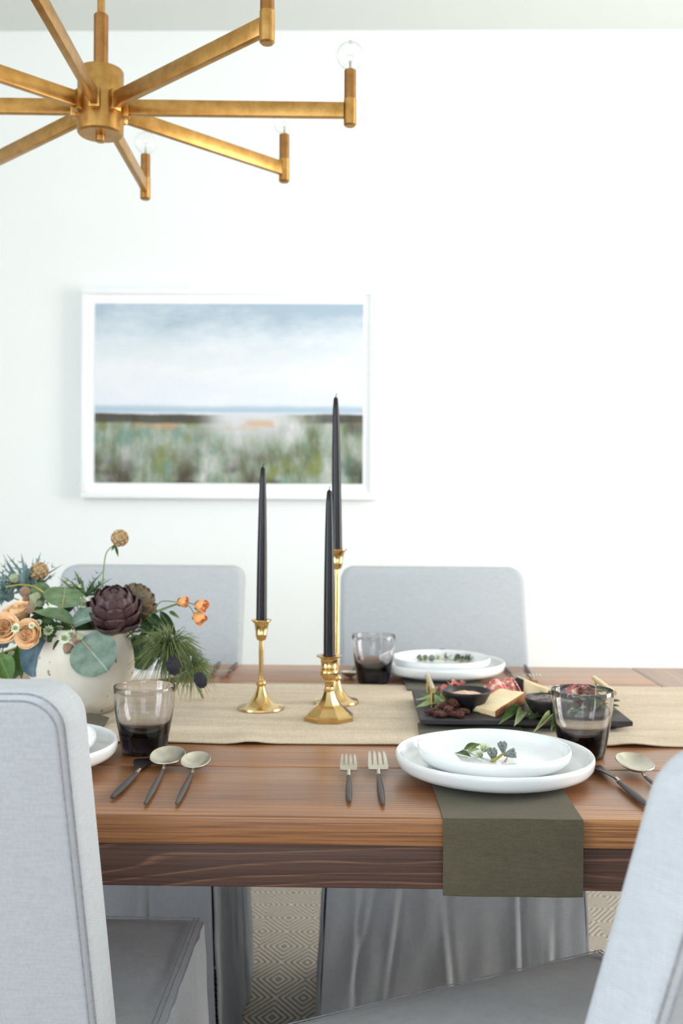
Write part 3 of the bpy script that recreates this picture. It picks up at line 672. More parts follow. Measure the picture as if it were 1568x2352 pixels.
def leafm(name, c1, c2, rough=0.55, vein=None):
    b = NB(name); n = b.noise(b.coord('Object', rnd=5), 4, 3); x, y, z = b.sep(b.coord('Object'))
    c = b.ramp(n, [(0.35, c1), (0.65, c2)])
    if vein:
        c = b.mix(b.math('MULTIPLY', b.math('SUBTRACT', 1, b.fac(b.math('ABSOLUTE', x), 0.006, 0.02)), 0.6), c, vein)
    b.set(color=c, rough=rough, spec=0.3); return b.m
M_euc = leafm('eucalyptus leaf', (96, 116, 104), (128, 146, 132), 0.6, (176, 196, 178))
M_eucg = leafm('green eucalyptus leaf', (90, 112, 78), (118, 138, 102), 0.55, (158, 168, 120))
M_eucb = leafm('blue eucalyptus leaf', (74, 98, 110), (104, 128, 140), 0.5, (130, 150, 150))
M_dark = leafm('dark green leaf', (38, 60, 30), (60, 86, 42), 0.4, (96, 116, 66))
M_mid = leafm('fresh green leaf', (72, 106, 48), (102, 134, 70), 0.45, (150, 168, 104))
M_olive = leafm('pale olive leaf', (132, 146, 100), (164, 176, 128), 0.5, (190, 196, 150))
M_bayl = leafm('bay leaf', (66, 92, 46), (96, 122, 68), 0.4, (150, 160, 110))
M_stem = mottled('green stem', (92, 118, 56), (124, 148, 78), 40, 0.5)
M_ystem = mottled('yellow green stem', (140, 138, 54), (170, 160, 76), 40, 0.5)
M_redstem = mottled('reddish petiole', (160, 120, 96), (178, 150, 112), 40, 0.5)
M_arti = leafm('artichoke bract', (58, 40, 44), (84, 60, 60), 0.42, (74, 58, 52))
M_arti2 = leafm('faded artichoke bract', (88, 76, 56), (112, 94, 74), 0.5, (140, 130, 92))
M_rose = leafm('peach petal', (246, 194, 142), (252, 222, 180), 0.6)
M_bud = leafm('apricot petal', (230, 146, 88), (242, 180, 122), 0.6)
M_pod = mottled('dry tan pod', (168, 136, 96), (206, 178, 136), 60, 0.85)
M_holly = mottled('blue green thistle', (84, 112, 104), (120, 144, 146), 30, 0.6)
M_hollyg = mottled('green thistle bract', (62, 92, 56), (96, 124, 78), 30, 0.6)
M_feather = mottled('feathery green bract', (82, 98, 54), (128, 140, 90), 20, 0.6)
M_cone = mottled('black thistle cone', (16, 16, 22), (40, 40, 50), 400, 0.8, bump=1.0, bdist=0.002)
M_white = mottled('greenish white bract', (206, 218, 176), (232, 238, 210), 40, 0.6)
M_seed = mottled('grey green seed pod', (140, 154, 118), (186, 192, 154), 120, 0.7, bump=0.6, bdist=0.001)
M_seedr = mottled('reddish seed pod', (140, 106, 88), (184, 154, 126), 120, 0.7, bump=0.6, bdist=0.001)

L_round = leaf_mesh('leaf', M_euc, W_round, 0.10, 0.10, 0.012); L_roundg = leaf_mesh('leaf', M_eucg, W_round, 0.16, 0.12, 0.012); L_roundb = leaf_mesh('leaf', M_eucb, W_round, 0.12, 0.08, 0.01)
L_oval = leaf_mesh('leaf', M_eucg, W_oval, 0.35, 0.10); L_ovalb = leaf_mesh('leaf', M_euc, W_oval, 0.35, 0.10)
L_dark = leaf_mesh('leaf', M_dark, W_oval, 0.3, 0.12, 0.02); L_mid = leaf_mesh('leaf', M_mid, W_lance, 0.4, 0.12)
L_darkr = leaf_mesh('leaf', M_dark, W_round, 0.15, 0.1, 0.01)
L_olive = leaf_mesh('leaf', M_olive, W_lance, 0.3, 0.10); L_bay = leaf_mesh('leaf', M_bayl, W_lance, 0.3, 0.12)
L_bract = leaf_mesh('bract', M_arti, W_bract, -0.55, 0.34, 0, 8, 6, 0.05); L_bract2 = leaf_mesh('bract', M_arti2, W_bract, -0.55, 0.30, 0, 8, 6, 0.09)

def place(name, me, base, tip, normal, width, parent):
    """put a unit leaf from base to tip (room frame), turned as near as can be to the normal"""
    b_, t_ = Vector(base), Vector(tip); y = t_ - b_; L = y.length; y.normalize()
    z = Vector(normal); z = z - y * z.dot(y)
    z = z.normalized() if z.length > 1e-5 else y.orthogonal().normalized()
    x = y.cross(z)
    M = Matrix(((x.x * width, y.x * L, z.x * L, b_.x), (x.y * width, y.y * L, z.y * L, b_.y), (x.z * width, y.z * L, z.z * L, b_.z), (0, 0, 0, 1)))
    o = bpy.data.objects.new(name, me); COL.objects.link(o); o.parent = parent
    o.matrix_basis = Matrix.Translation(-parent.location) @ M
    return o
def m_px(n, D): return n * D / FPX
def leafpx(me, b_, t_, wpx, parent, nrm=None, name='leaf'):
    B, Tt = W(*b_), W(*t_); D = (b_[2] + t_[2]) / 2
    n = (CAM - (B + Tt) / 2).normalized() + Vector(nrm if nrm else (0, 0, 0.15))
    return place(name, me, B, Tt, n, m_px(wpx, D), parent)
def stem(pts, r, mat, parent, name='stem', n=7):
    # smooth polyline through the points
    P = [Vector(p) for p in pts]; out = []
    for i in range(len(P) - 1):
        a, b_, c, d = P[max(0, i - 1)], P[i], P[i + 1], P[min(len(P) - 1, i + 2)]
        for k in range(5):
            q = k / 5; out.append(0.5 * ((2 * b_) + (c - a) * q + (2 * a - 5 * b_ + 4 * c - d) * q * q + (3 * b_ - a - 3 * c + d) * q ** 3))
    out.append(P[-1]); m = MB().tube(out, [r * (1 - 0.35 * i / len(out)) for i in range(len(out))], n)
    return obj(name, m, mat, parent, 60, world=True)
def frame(o, axis):
    z = Vector(axis).normalized(); x = z.orthogonal().normalized(); y = z.cross(x)
    return Matrix(((x.x, y.x, z.x, o.x), (x.y, y.y, z.y, o.y), (x.z, y.z, z.z, o.z), (0, 0, 0, 1)))

# ------------------------------------------------------------------ vase
vb = T(188, 1631, RT); VX = Vector((vb.x, vb.y, RT))
vp = [(0, 0.003), (0.046, 0.003), (0.050, 0.0), (0.056, 0.003), (0.067, 0.020), (0.079, 0.042), (0.0848, 0.062), (0.0862, 0.078), (0.0838, 0.098), (0.0775, 0.120), (0.0715, 0.136), (0.0695, 0.141), (0.0665, 0.142), (0.0645, 0.138), (0.0700, 0.120), (0.0765, 0.098), (0.0785, 0.078), (0.072, 0.045), (0.055, 0.015), (0, 0.010)]
vase = tag(obj('flower_vase', MB().lathe(vp, 64), M_vase, loc=VX), 'pitted cream stoneware vase on the runner, holding the flowers', 'vase')
MOUTH = VX + Vector((0, 0, 0.125))
def mouth(dx=0, dy=0, dz=0): return MOUTH + Vector((dx, dy, dz))
G = 'stems in the stoneware vase'
def flower(name, label, cat, at_, group=G): return thing(name, label, cat, at_, group=group)

# artichokes
def artichoke(name, label, ctr, axis, R, me, rows):
    t = flower(name, label, 'artichoke', ctr); F = frame(Vector((0, 0, 0)), axis); n0 = 0
    obj('heart', MB().lathe([(0, -R * 0.98)] + [(R * 0.82 * math.sin(a), -R * 0.98 * math.cos(a)) for a in [PI * k / 10 for k in range(1, 10)]] + [(0, R * 0.9)], 20, xf=F), me.materials[0], t, 70)
    for i in range(rows):
        q = i / (rows - 1); ph = math.radians(148 - 136 * q); cnt = max(3, int(round(8.6 * math.sin(ph) ** 0.8)))
        L = R * (0.98 - 0.46 * q); wd_ = R * (0.92 - 0.52 * q)
        for k in range(cnt):
            th = 2 * PI * (k + 0.5 * (i % 2)) / cnt + 0.12 * i
            nrm = Vector((math.sin(ph) * math.cos(th), math.sin(ph) * math.sin(th), math.cos(ph))); tan = Vector((-math.cos(ph) * math.cos(th), -math.cos(ph) * math.sin(th), math.sin(ph)))
            base = nrm * R * (0.86 - 0.10 * q); base.z *= 1.12
            d = (tan + nrm * (0.16 + 0.06 * q)).normalized()
            place('bract', me, ctr + F.to_3x3() @ base, ctr + F.to_3x3() @ (base + d * L), F.to_3x3() @ nrm, wd_, t)
    return t
A1 = W(262, 1404, 1.62); up = (CAM - A1).normalized()
art1 = artichoke('artichoke', 'large purple artichoke at the middle front of the vase', A1, Vector((0.10, -0.45, 0.88)), m_px(58, 1.62), L_bract, 7)
A2 = W(309, 1388, 1.70); artichoke('artichoke', 'faded brown artichoke behind the large purple one', A2, Vector((0.55, -0.15, 0.75)), m_px(46, 1.70), L_bract2, 7)
stem([mouth(0.02, 0, -0.08), mouth(0.03, -0.02, -0.02), A1 - Vector((0, -0.02, 0.03))], 0.006, M_stem, art1)

# eucalyptus with large leaves over the front of the vase
t = flower('eucalyptus_branch', 'eucalyptus branch with the big blue-green leaf hanging over the vase front', 'eucalyptus', mouth(-0.01, -0.03))
leafpx(L_round, (185, 1467, 1.588), (247, 1539, 1.578), 112, t)['label'] = 'big round blue-green leaf'
leafpx(L_roundg, (143, 1396, 1.620), (151, 1343, 1.655), 92, t)
leafpx(L_oval, (176, 1436, 1.610), (81, 1398, 1.580), 34, t, (0, 0, 0.9))
leafpx(L_ovalb, (162, 1436, 1.610), (243, 1399, 1.590), 40, t, (0, 0, 0.5))
leafpx(L_oval, (122, 1376, 1.640), (68, 1342, 1.660), 40, t)
stem([mouth(0, -0.02, -0.06), W(176, 1462, 1.625), W(165, 1436, 1.612), W(148, 1408, 1.615), W(118, 1376, 1.63), W(84, 1350, 1.64), W(50, 1343, 1.645), W(14, 1348, 1.65)], 0.0020, M_ystem, t)
stem([W(163, 1434, 1.61), W(176, 1455, 1.595), W(187, 1470, 1.587), W(212, 1498, 1.581)], 0.0011, M_redstem, t, 'petiole'); stem([W(150, 1416, 1.612), W(144, 1396, 1.62), W(148, 1372, 1.636)], 0.0010, M_redstem, t, 'petiole')
pod_me = MB().lathe([(0, -1), (0.45, -0.85), (0.9, -0.2), (1, 0.3), (0.92, 0.72), (0.98, 0.85), (0.6, 0.9), (0.2, 1.05), (0, 1.05)], 10, rmod=lambda a: 1 + 0.08 * math.cos(5 * a)).mesh('seed_pod', M_seed)
pod_me2 = pod_me.copy(); pod_me2.materials.clear(); pod_me2.materials.append(M_seedr)
def pod(px, py, D, rpx, parent, red=False, axis=None):
    o = bpy.data.objects.new('seed_pod', pod_me2 if red else pod_me); COL.objects.link(o); o.parent = parent
    ax = Vector(axis) if axis else Vector((random.uniform(-1, 1), -0.6, random.uniform(-0.4, 1)))
    r = m_px(rpx, D); o.matrix_basis = Matrix.Translation(-parent.location) @ frame(W(px, py, D), ax) @ Matrix.Diagonal((r, r, r * 1.05, 1)); return o
for px, py, r, rd in ((84, 1372, 13, 0), (57, 1357, 12, 1), (70, 1399, 12, 1), (62, 1374, 9, 1), (92, 1386, 10, 0), (80, 1388, 9, 0), (33, 1330, 10, 0)): pod(px, py, 1.63, r, t, rd)
t = flower('seeded_eucalyptus', 'small twig with reddish seed pods beside the big blue-green leaf', 'eucalyptus', mouth(-0.02, -0.05))
stem([mouth(-0.01, -0.03, -0.05), W(180, 1452, 1.61), W(172, 1474, 1.595), W(158, 1486, 1.59)], 0.0013, M_redstem, t)
for px, py, r, rd in ((159, 1489, 12, 1), (175, 1472, 10, 1), (184, 1463, 8, 0)): pod(px, py, 1.588, r, t, rd)
t = flower('eucalyptus_branch', 'eucalyptus branch with dark blue leaf hanging left of the vase', 'eucalyptus', mouth(-0.06, -0.02))
stem([mouth(-0.04, -0.01, -0.04), W(98, 1452, 1.66), W(55, 1480, 1.64), W(0, 1501, 1.62), W(-40, 1512, 1.61)], 0.0022, M_ystem, t)
leafpx(L_roundb, (88, 1460, 1.605), (74, 1556, 1.600), 66, t)
leafpx(L_mid, (42, 1480, 1.63), (50, 1562, 1.625), 26, t); leafpx(L_mid, (-6, 1500, 1.62), (26, 1568, 1.61), 52, t)
leafpx(L_dark, (30, 1490, 1.68), (24, 1566, 1.67), 60, t); leafpx(L_dark, (70, 1470, 1.70), (48, 1530, 1.69), 50, t)
for px, py, r in ((29, 1504, 12), (3, 1517, 10), (36, 1470, 8)): pod(px, py, 1.635, r, t)
t = flower('eucalyptus_branch', 'eucalyptus branch with dark round leaf right of the vase', 'eucalyptus', mouth(0.06, 0))
stem([mouth(0.04, 0.01, -0.05), W(275, 1448, 1.69), W(310, 1462, 1.70), W(330, 1472, 1.71)], 0.0018, M_stem, t)
leafpx(L_darkr, (312, 1460, 1.715), (334, 1538, 1.705), 66, t)

# roses
def petal_mesh(name, mat, flare, span=1.15):
    def fn(u, v):
        th = (v - 0.5) * 2 * span * (0.55 + 0.45 * math.sin(PI * min(1, u * 0.62 + 0.12))); r = 0.25 + 0.75 * math.sin(u * PI * 0.5) ** 0.8
        e = abs(v - 0.5) * 2; z = -0.55 + 1.35 * u - 0.30 * e ** 3 * u
        r += flare * max(0, u - 0.6) ** 1.5 * 2
        return (r * math.cos(th), r * math.sin(th), z)
    return MB().sheet(fn, 8, 10, 0.03).mesh(name, mat, 70)
P_in = petal_mesh('petal', M_rose, -0.10); P_out = petal_mesh('petal', M_rose, 0.42)
B_in = petal_mesh('petal', M_bud, -0.45); B_out = petal_mesh('petal', M_bud, -0.12)
def rose(ctr, axis, R, parent, bud=False):
    F = Matrix.Translation(-parent.location) @ frame(ctr, axis); k = 0
    layers = ((0.20, 1.0, 2), (0.36, 1.02, 3), (0.52, 1.0, 3), (0.70, 0.96, 4), (0.88, 0.90, 4), (1.0, 0.80, 5)) if not bud else ((0.35, 1.15, 2), (0.6, 1.2, 3), (0.82, 1.15, 3))
    for li, (s, h, n) in enumerate(layers):
        me = (B_out if li == len(layers) - 1 else B_in) if bud else (P_out if li >= 4 else P_in)
        for j in range(n):
            o = bpy.data.objects.new('petal', me); COL.objects.link(o); o.parent = parent; th = 2 * PI * j / n + li * 0.9 + random.uniform(-0.15, 0.15)
            o.matrix_basis = F @ Matrix.Rotation(th, 4, 'Z') @ Matrix.Diagonal((R * s, R * s, R * h * random.uniform(0.93, 1.05), 1))
    L = R * 1.25
    for j in range(5):
        th = 2 * PI * j / 5; d = Vector((math.cos(th), math.sin(th), 0)); A = frame(ctr, axis)
        place('sepal', L_mid, A @ (Vector((0, 0, -R * 0.62))), A @ (d * R * (1.05 if not bud else 0.86) + Vector((0, 0, R * (-0.35 if not bud else 0.25)))), A.to_3x3() @ (d * -0.2 + Vector((0, 0, -1)) + d), R * 0.5, parent)
for px, py, D, ax, rpx, lb in ((13, 1445, 1.60, (0.05, -0.92, 0.30), 30, 'open peach rose at the left edge of the bouquet'), (72, 1457, 1.59, (-0.28, -0.90, 0.22), 29, 'open peach rose lowest, just left of the vase rim'), (43, 1412, 1.64, (-0.25, -0.35, 0.75), 30, 'peach rose seen from the side, topmost of the three')):
    c = W(px, py, D); t = flower('rose', lb, 'rose', c, 'peach roses'); rose(c, ax, m_px(rpx, D), t)
    stem([mouth(-0.045, -0.02, -0.05), mouth(-0.05, -0.03, 0.01), c - Vector(ax).normalized() * m_px(rpx, D) * 0.6], 0.0016, M_stem, t)
bb = W(330, 1430, 1.66)
t = flower('spray_rose', 'spray of three apricot rosebuds reaching right out of the vase', 'rose', bb, 'peach roses')
for px, py, ax, rpx in ((416, 1383, (0.95, -0.15, 0.05), 16), (458, 1391, (0.85, -0.35, -0.05), 19), (454, 1417, (0.75, -0.35, -0.55), 19)):
    c = W(px, py, 1.66); rose(c, ax, m_px(rpx, 1.66), t, True); a = Vector(ax).normalized()
    stem([bb, W(352, 1408, 1.66) + Vector((0, 0, (1395 - py) * 0.0001)), c - a * 0.035 + Vector((0, 0, 0.002)), c - a * m_px(rpx, 1.66) * 0.6], 0.0011, M_stem, t)
stem([mouth(0.03, -0.01, -0.06), W(290, 1448, 1.66), bb], 0.0018, M_stem, t)
leafpx(L_dark, (368, 1404, 1.66), (404, 1462, 1.65), 22, t); leafpx(L_mid, (388, 1404, 1.66), (412, 1419, 1.65), 9, t); leafpx(L_dark, (340, 1412, 1.66), (372, 1440, 1.65), 26, t); leafpx(L_dark, (325, 1425, 1.66), (352, 1452, 1.65), 24, t)

# dried scabiosa heads
def scabiosa(ctr, R, lb, pts):
    t = flower('scabiosa_pod', lb, 'flower', ctr, 'dried scabiosa heads')
    obj('core', MB().lathe([(0, -R * 0.8)] + [(R * 0.8 * math.sin(PI * k / 8), -R * 0.8 * math.cos(PI * k / 8)) for k in range(1, 8)] + [(0, R * 0.8)], 14), M_pod, t, 80)
    for i in range(44):
        z = 1 - 2 * (i + 0.5) / 44; th = i * 2.39996; d = Vector((math.sqrt(1 - z * z) * math.cos(th), math.sqrt(1 - z * z) * math.sin(th), z))
        o = obj('cup', scab_me, None, t); o.matrix_basis = frame(d * R * 0.72, d) @ Matrix.Diagonal((R, R, R, 1))
    stem(pts, 0.0013, M_stem, t)
    d = (Vector(pts[-1]) - Vector(pts[-2])).normalized()
    place('bract', L_mid, pts[-1], Vector(pts[-1]) + Vector((0.006, 0, -0.022)), (0.3, -1, 0), 0.005, t); place('bract', L_mid, pts[-1], Vector(pts[-1]) + Vector((-0.006, 0, -0.012)), (0.3, -1, 0), 0.004, t)
scab_me = MB().lathe([(0, 0), (0.06, 0.02), (0.11, 0.16), (0.22, 0.33), (0.19, 0.33), (0.09, 0.2), (0, 0.12)], 7).mesh('cup', M_pod, 60)
c = W(275, 1236, 1.68); scabiosa(c, m_px(19, 1.68), 'dried scabiosa head on a bent stem, highest of the bouquet', [mouth(0.0, 0.01, -0.04), W(235, 1400, 1.69), W(236, 1335, 1.685), W(240, 1290, 1.68), W(246, 1267, 1.68), W(264, 1250, 1.68)])
c = W(90, 1312, 1.70); scabiosa(c, m_px(20, 1.70), 'dried scabiosa head beside the tall blue thistle', [mouth(-0.02, 0.0, -0.04), W(120, 1420, 1.70), W(100, 1350, 1.70), W(92, 1328, 1.70)])

# sea holly
def sea_holly(ctr, axis, R, n, lb, mat, long=1.0, cone=True, seed=1):
    rnd = random.Random(seed); t = flower('sea_holly', lb, 'thistle', ctr, 'blue-green thistles'); F = frame(Vector((0, 0, 0)), axis).to_3x3()
    if cone: obj('cone', MB().lathe([(0, -R * 0.25), (R * 0.2, -R * 0.15), (R * 0.24, R * 0.1), (R * 0.16, R * 0.36), (0, R * 0.45)], 14, xf=frame(Vector((0, 0, 0)), axis)), M_holly, t, 70)
    for i in range(n):
        th = 2 * PI * i / n + rnd.uniform(-0.2, 0.2); el = rnd.uniform(0.05, 1.0); d = F @ Vector((math.cos(th) * math.cos(el), math.sin(th) * math.cos(el), math.sin(el)))
        L = R * rnd.uniform(0.75, 1.15) * long; side = d.cross(Vector((0, -1, 0.2))).normalized(); m = MB()
        pts = [d * R * 0.1, d * L * 0.5 + side * L * 0.05, d * L + side * L * rnd.uniform(-0.1, 0.2)]
        m.tube(pts, [R * 0.045, R * 0.06, R * 0.004], 5, flat=0.5)
        for k in (0.35, 0.55, 0.75):
            for sg in (-1, 1):
                b_ = d * L * k; m.tube([b_, b_ + (d * 0.8 + side * sg * 0.75).normalized() * L * 0.24 * (1.2 - k)], [R * 0.036, R * 0.003], 4, flat=0.5)
        obj('bract', m, mat, t, 60)
    stem([mouth(-0.03, 0, -0.05), (ctr + MOUTH) / 2 + Vector((0, -0.005, 0.0)), ctr], 0.0015, M_stem, t)
sea_holly(W(60, 1350, 1.72), (-0.15, -0.2, 0.95), m_px(84, 1.72), 32, 'tall blue-green thistle at the top left of the bouquet', M_holly, 1.1, seed=2)
sea_holly(W(18, 1368, 1.70), (-0.75, -0.3, 0.55), m_px(62, 1.70), 24, 'dark blue thistle at the left edge, behind the roses', M_holly, 1.0, seed=3)
sea_holly(W(196, 1368, 1.69), (-0.10, -0.1, 0.98), m_px(66, 1.69), 20, 'green thistle spikes standing left of the purple artichoke', M_hollyg, 1.1, False, seed=4)
sea_holly(W(10, 1478, 1.66), (-0.7, -0.5, 0.1), m_px(46, 1.66), 16, 'blue thistle low at the left edge, under the roses', M_holly, 1.0, seed=5)

# astrantia sprays
def astrantia(lb, heads, at_):
    t = flower('astrantia_spray', lb, 'flower', at_, 'greenish white flowers')
    for px, py, D, rpx, ax in heads:
        c = W(px, py, D); r = m_px(rpx, D); F = frame(c, ax)
        m = MB()
        for k in range(11):
            th = 2 * PI * k / 11; d = Vector((math.cos(th), math.sin(th), 0)); s_ = Vector((-math.sin(th), math.cos(th), 0))
            m.add([F @ (d * r * 0.2), F @ (d * r * 0.65 + s_ * r * 0.24 + Vector((0, 0, r * 0.12))), F @ (d * r * 1.05 + Vector((0, 0, r * 0.25))), F @ (d * r * 0.65 - s_ * r * 0.24 + Vector((0, 0, r * 0.12))), F @ (d * r * 0.5 + Vector((0, 0, -r * 0.05)))], [(0, 1, 2, 3), (0, 4, 1), (1, 4, 2), (2, 4, 3), (3, 4, 0)])
        h = obj('flower_head', m, M_white, t, 30, world=True)
        m = MB()
        for k in range(16):
            th = k * 2.4; q = math.sqrt(k / 16) * 0.55; m.tube([F @ Vector((0, 0, 0)), F @ Vector((q * r * math.cos(th), q * r * math.sin(th), r * 0.52))], [r * 0.05, r * 0.075], 5)
        f_ = obj('florets', m, M_seed, h); f_.location = (0, 0, 0); f_.data.transform(Matrix.Translation(-t.location)); f_['kind'] = 'stuff'
        stem([at_, (at_ + c) / 2 + Vector((0, 0, -0.004)), c - Vector(ax).normalized() * r * 0.1], 0.0009, M_stem, t)
astrantia('greenish white flowers in front of the vase rim, above the pitted vase face', [(148, 1466, 1.592, 15, (0.1, -1, 0.2)), (164, 1458, 1.597, 13, (0.4, -1, 0.3)), (112, 1449, 1.60, 14, (-0.2, -1, 0.6)), (138, 1442, 1.61, 12, (0, -0.7, -0.6))], mouth(-0.02, -0.05, 0.0))
astrantia('tiny greenish white flowers scattered between the peach roses', [(37, 1443, 1.575, 13, (-0.4, -1, 0.3)), (73, 1437, 1.565, 8, (0, -1, 0.5)), (89, 1430, 1.59, 8, (0.1, -1, 0.6))], mouth(-0.04, -0.04, 0.0))
astrantia('greenish white flowers between the green oval leaf and the artichoke', [(172, 1350, 1.68, 16, (0.2, -0.5, 0.8)), (150, 1340, 1.69, 13, (-0.2, -0.4, 0.9)), (194, 1386, 1.64, 16, (0.2, -0.9, 0.4)), (114, 1399, 1.615, 10, (0, -1, 0.4))], mouth(0, -0.01, 0.02))

# dark filler foliage
t = flower('leafy_sprig', 'dark green pointed leaves filling the bouquet around the vase rim', 'foliage', mouth(0, -0.02))
stem([mouth(0, -0.01, -0.06), mouth(-0.01, -0.03, 0.01), W(130, 1440, 1.63)], 0.0016, M_stem, t)
leafpx(L_dark, (152, 1464, 1.60), (124, 1513, 1.592), 32, t)
for b_, e_, w in (((150, 1450, 1.64), (105, 1470, 1.62), 34), ((130, 1430, 1.65), (95, 1458, 1.63), 36), ((170, 1440, 1.65), (215, 1470, 1.64), 36), ((120, 1420, 1.68), (70, 1420, 1.66), 34), ((150, 1410, 1.68), (160, 1360, 1.69), 34), ((215, 1440, 1.67), (185, 1400, 1.66), 34), ((110, 1440, 1.66), (60, 1430, 1.65), 36), ((95, 1450, 1.68), (45, 1455, 1.67), 40), ((180, 1430, 1.70), (225, 1370, 1.72), 36), ((100, 1400, 1.69), (60, 1395, 1.69), 30), ((200, 1450, 1.64), (240, 1440, 1.63), 26), ((150, 1442, 1.61), (92, 1452, 1.60), 34), ((140, 1446, 1.605), (108, 1474, 1.597), 30), ((120, 1440, 1.615), (150, 1462, 1.60), 30), ((170, 1446, 1.615), (140, 1420, 1.61), 28), ((95, 1425, 1.63), (130, 1440, 1.61), 28), ((110, 1436, 1.62), (72, 1476, 1.61), 30)):
    leafpx(L_dark, b_, e_, w, t)

# drooping feathery thistles on the right
def feather_thistle(root, lb, ctr, cone_c, cone_ax, cone_r, n, R, seed, stem_pts):
    rnd = random.Random(seed); t = flower('feathery_thistle', lb, 'thistle', root, 'feathery thistles')
    obj('cone', MB().lathe([(0, -1.3 * cone_r), (0.6 * cone_r, -1.15 * cone_r), (cone_r, -0.4 * cone_r), (0.95 * cone_r, 0.3 * cone_r), (0.6 * cone_r, 1.0 * cone_r), (0, 1.25 * cone_r)], 18, xf=frame(cone_c, cone_ax)), M_cone, t, 70, world=True)
    m = MB()
    for i in range(n):
        d = Vector((rnd.gauss(0.15, 0.75), rnd.gauss(-0.1, 0.55), rnd.gauss(0.0, 0.55))).normalized(); L = R * rnd.uniform(0.55, 1.15)
        p0 = ctr + d * R * 0.08; p1 = p0 + d * L * 0.5 + Vector((0, 0, -0.05 * L)); p2 = p0 + d * L * 0.9 + Vector((0, 0, -0.40 * L)); m.tube([p0, p1, p2], [0.0008, 0.0007, 0.0002], 4)
        if i % 2 == 0:
            q = p1 + (d + Vector((rnd.uniform(-.6, .6), rnd.uniform(-.6, .6), -0.5))).normalized() * L * 0.3; m.tube([p1, q], [0.0006, 0.0002], 3)
    o = obj('bracts', m, M_feather, t, 60, world=True); o['kind'] = 'stuff'
    stem(stem_pts, 0.0017, M_stem, t)
    return t
feather_thistle(W(330, 1450, 1.66), 'feathery green thistle with black cone drooping right of the vase', W(388, 1484, 1.62), W(398, 1530, 1.575), (0.2, -0.2, -0.95), m_px(17, 1.6), 420, m_px(86, 1.62), 11, [mouth(0.05, -0.01, -0.04), W(300, 1455, 1.66), W(345, 1455, 1.64), W(388, 1484, 1.62), W(397, 1512, 1.585)])
ft = feather_thistle(W(420, 1500, 1.63), 'lowest feathery thistle with black cone, its stalk touching the runner', W(440, 1532, 1.62), W(461, 1563, 1.585), (0.45, -0.2, -0.85), m_px(15, 1.61), 220, m_px(58, 1.62), 12, [mouth(0.055, 0.0, -0.04), W(310, 1460, 1.67), W(390, 1490, 1.65), W(440, 1532, 1.62), W(456, 1552, 1.592)])
q1 = T(466, 1602, RT + 0.002); stem([W(444, 1545, 1.635), W(452, 1572, 1.655), q1], 0.003, M_stem, ft, 'stalk')
feather_thistle(W(340, 1440, 1.68), 'bright green feathery sprig above the drooping thistles', W(352, 1446, 1.67), W(372, 1470, 1.68), (0.4, 0.2, -0.8), m_px(7, 1.6), 130, m_px(56, 1.66), 13, [mouth(0.045, 0.01, -0.04), W(310, 1445, 1.68), W(352, 1446, 1.67), W(370, 1466, 1.68)])

# ------------------------------------------------------------------ serving board
BZ = RT + 0.0185
a_, b_ = T(965, 1652, BZ), T(1453, 1657, BZ); bang = math.atan2(b_.y - a_.y, b_.x - a_.x) * 0.5; blen = (b_ - a_).length; bdep = 0.250
mid = (a_ + b_) / 2; bc = mid + Vector((-math.sin(bang), math.cos(bang), 0)) * bdep / 2
board = thing('serving_board', 'dark wooden serving board with gold bar handles on the runner', 'board', (bc.x, bc.y, RT), bang)
hx, hy, H = blen / 2, bdep / 2, BZ - RT
bv = []
for (sx, sy, z) in ((hx - 0.022, hy - 0.03, 0), (hx, hy, H * 0.62), (hx, hy, H - 0.001), (hx - 0.001, hy - 0.001, H)):
    bv += [(-sx, -sy, z), (sx, -sy, z), (sx, sy, z), (-sx, sy, z)]
bf = [(3, 2, 1, 0), (12, 13, 14, 15)]
for k in range(3):
    for j in range(4): a0 = k * 4 + j; a1 = k * 4 + (j + 1) % 4; bf.append((a0, a1, a1 + 4, a0 + 4))
obj('slab', MB().add(bv, bf), M_slate, board, 25)
BM = Matrix.Translation(Vector((bc.x, bc.y, RT))) @ Matrix.Rotation(bang, 4, 'Z'); BI = BM.inverted()
for s, px, py, qx, qy in ((-1, 994.5, 1585, 981, 1551), (1, 1409, 1590, 1373, 1556)):
    p_, q_ = BI @ T(px, py, BZ + 0.032), BI @ T(qx, qy, BZ + 0.032); x = (p_.x + q_.x) / 2; x = max(-hx + 0.012, min(hx - 0.012, x)); y0_, y1_ = max(-hy + 0.03, p_.y), min(hy - 0.012, q_.y); zz_ = BZ - RT + 0.031
    h_ = obj('handle', MB().tube([(x, y0_, zz_), (x, y1_, zz_)], 0.0045, 12), M_goldbar, board, 50)
    for y in (y0_ + 0.022, y1_ - 0.018): obj('post', MB().tube([(x, y, H + 0.0001), (x, y, zz_ - 0.003)], 0.0032, 12), M_goldbar, h_, 50)

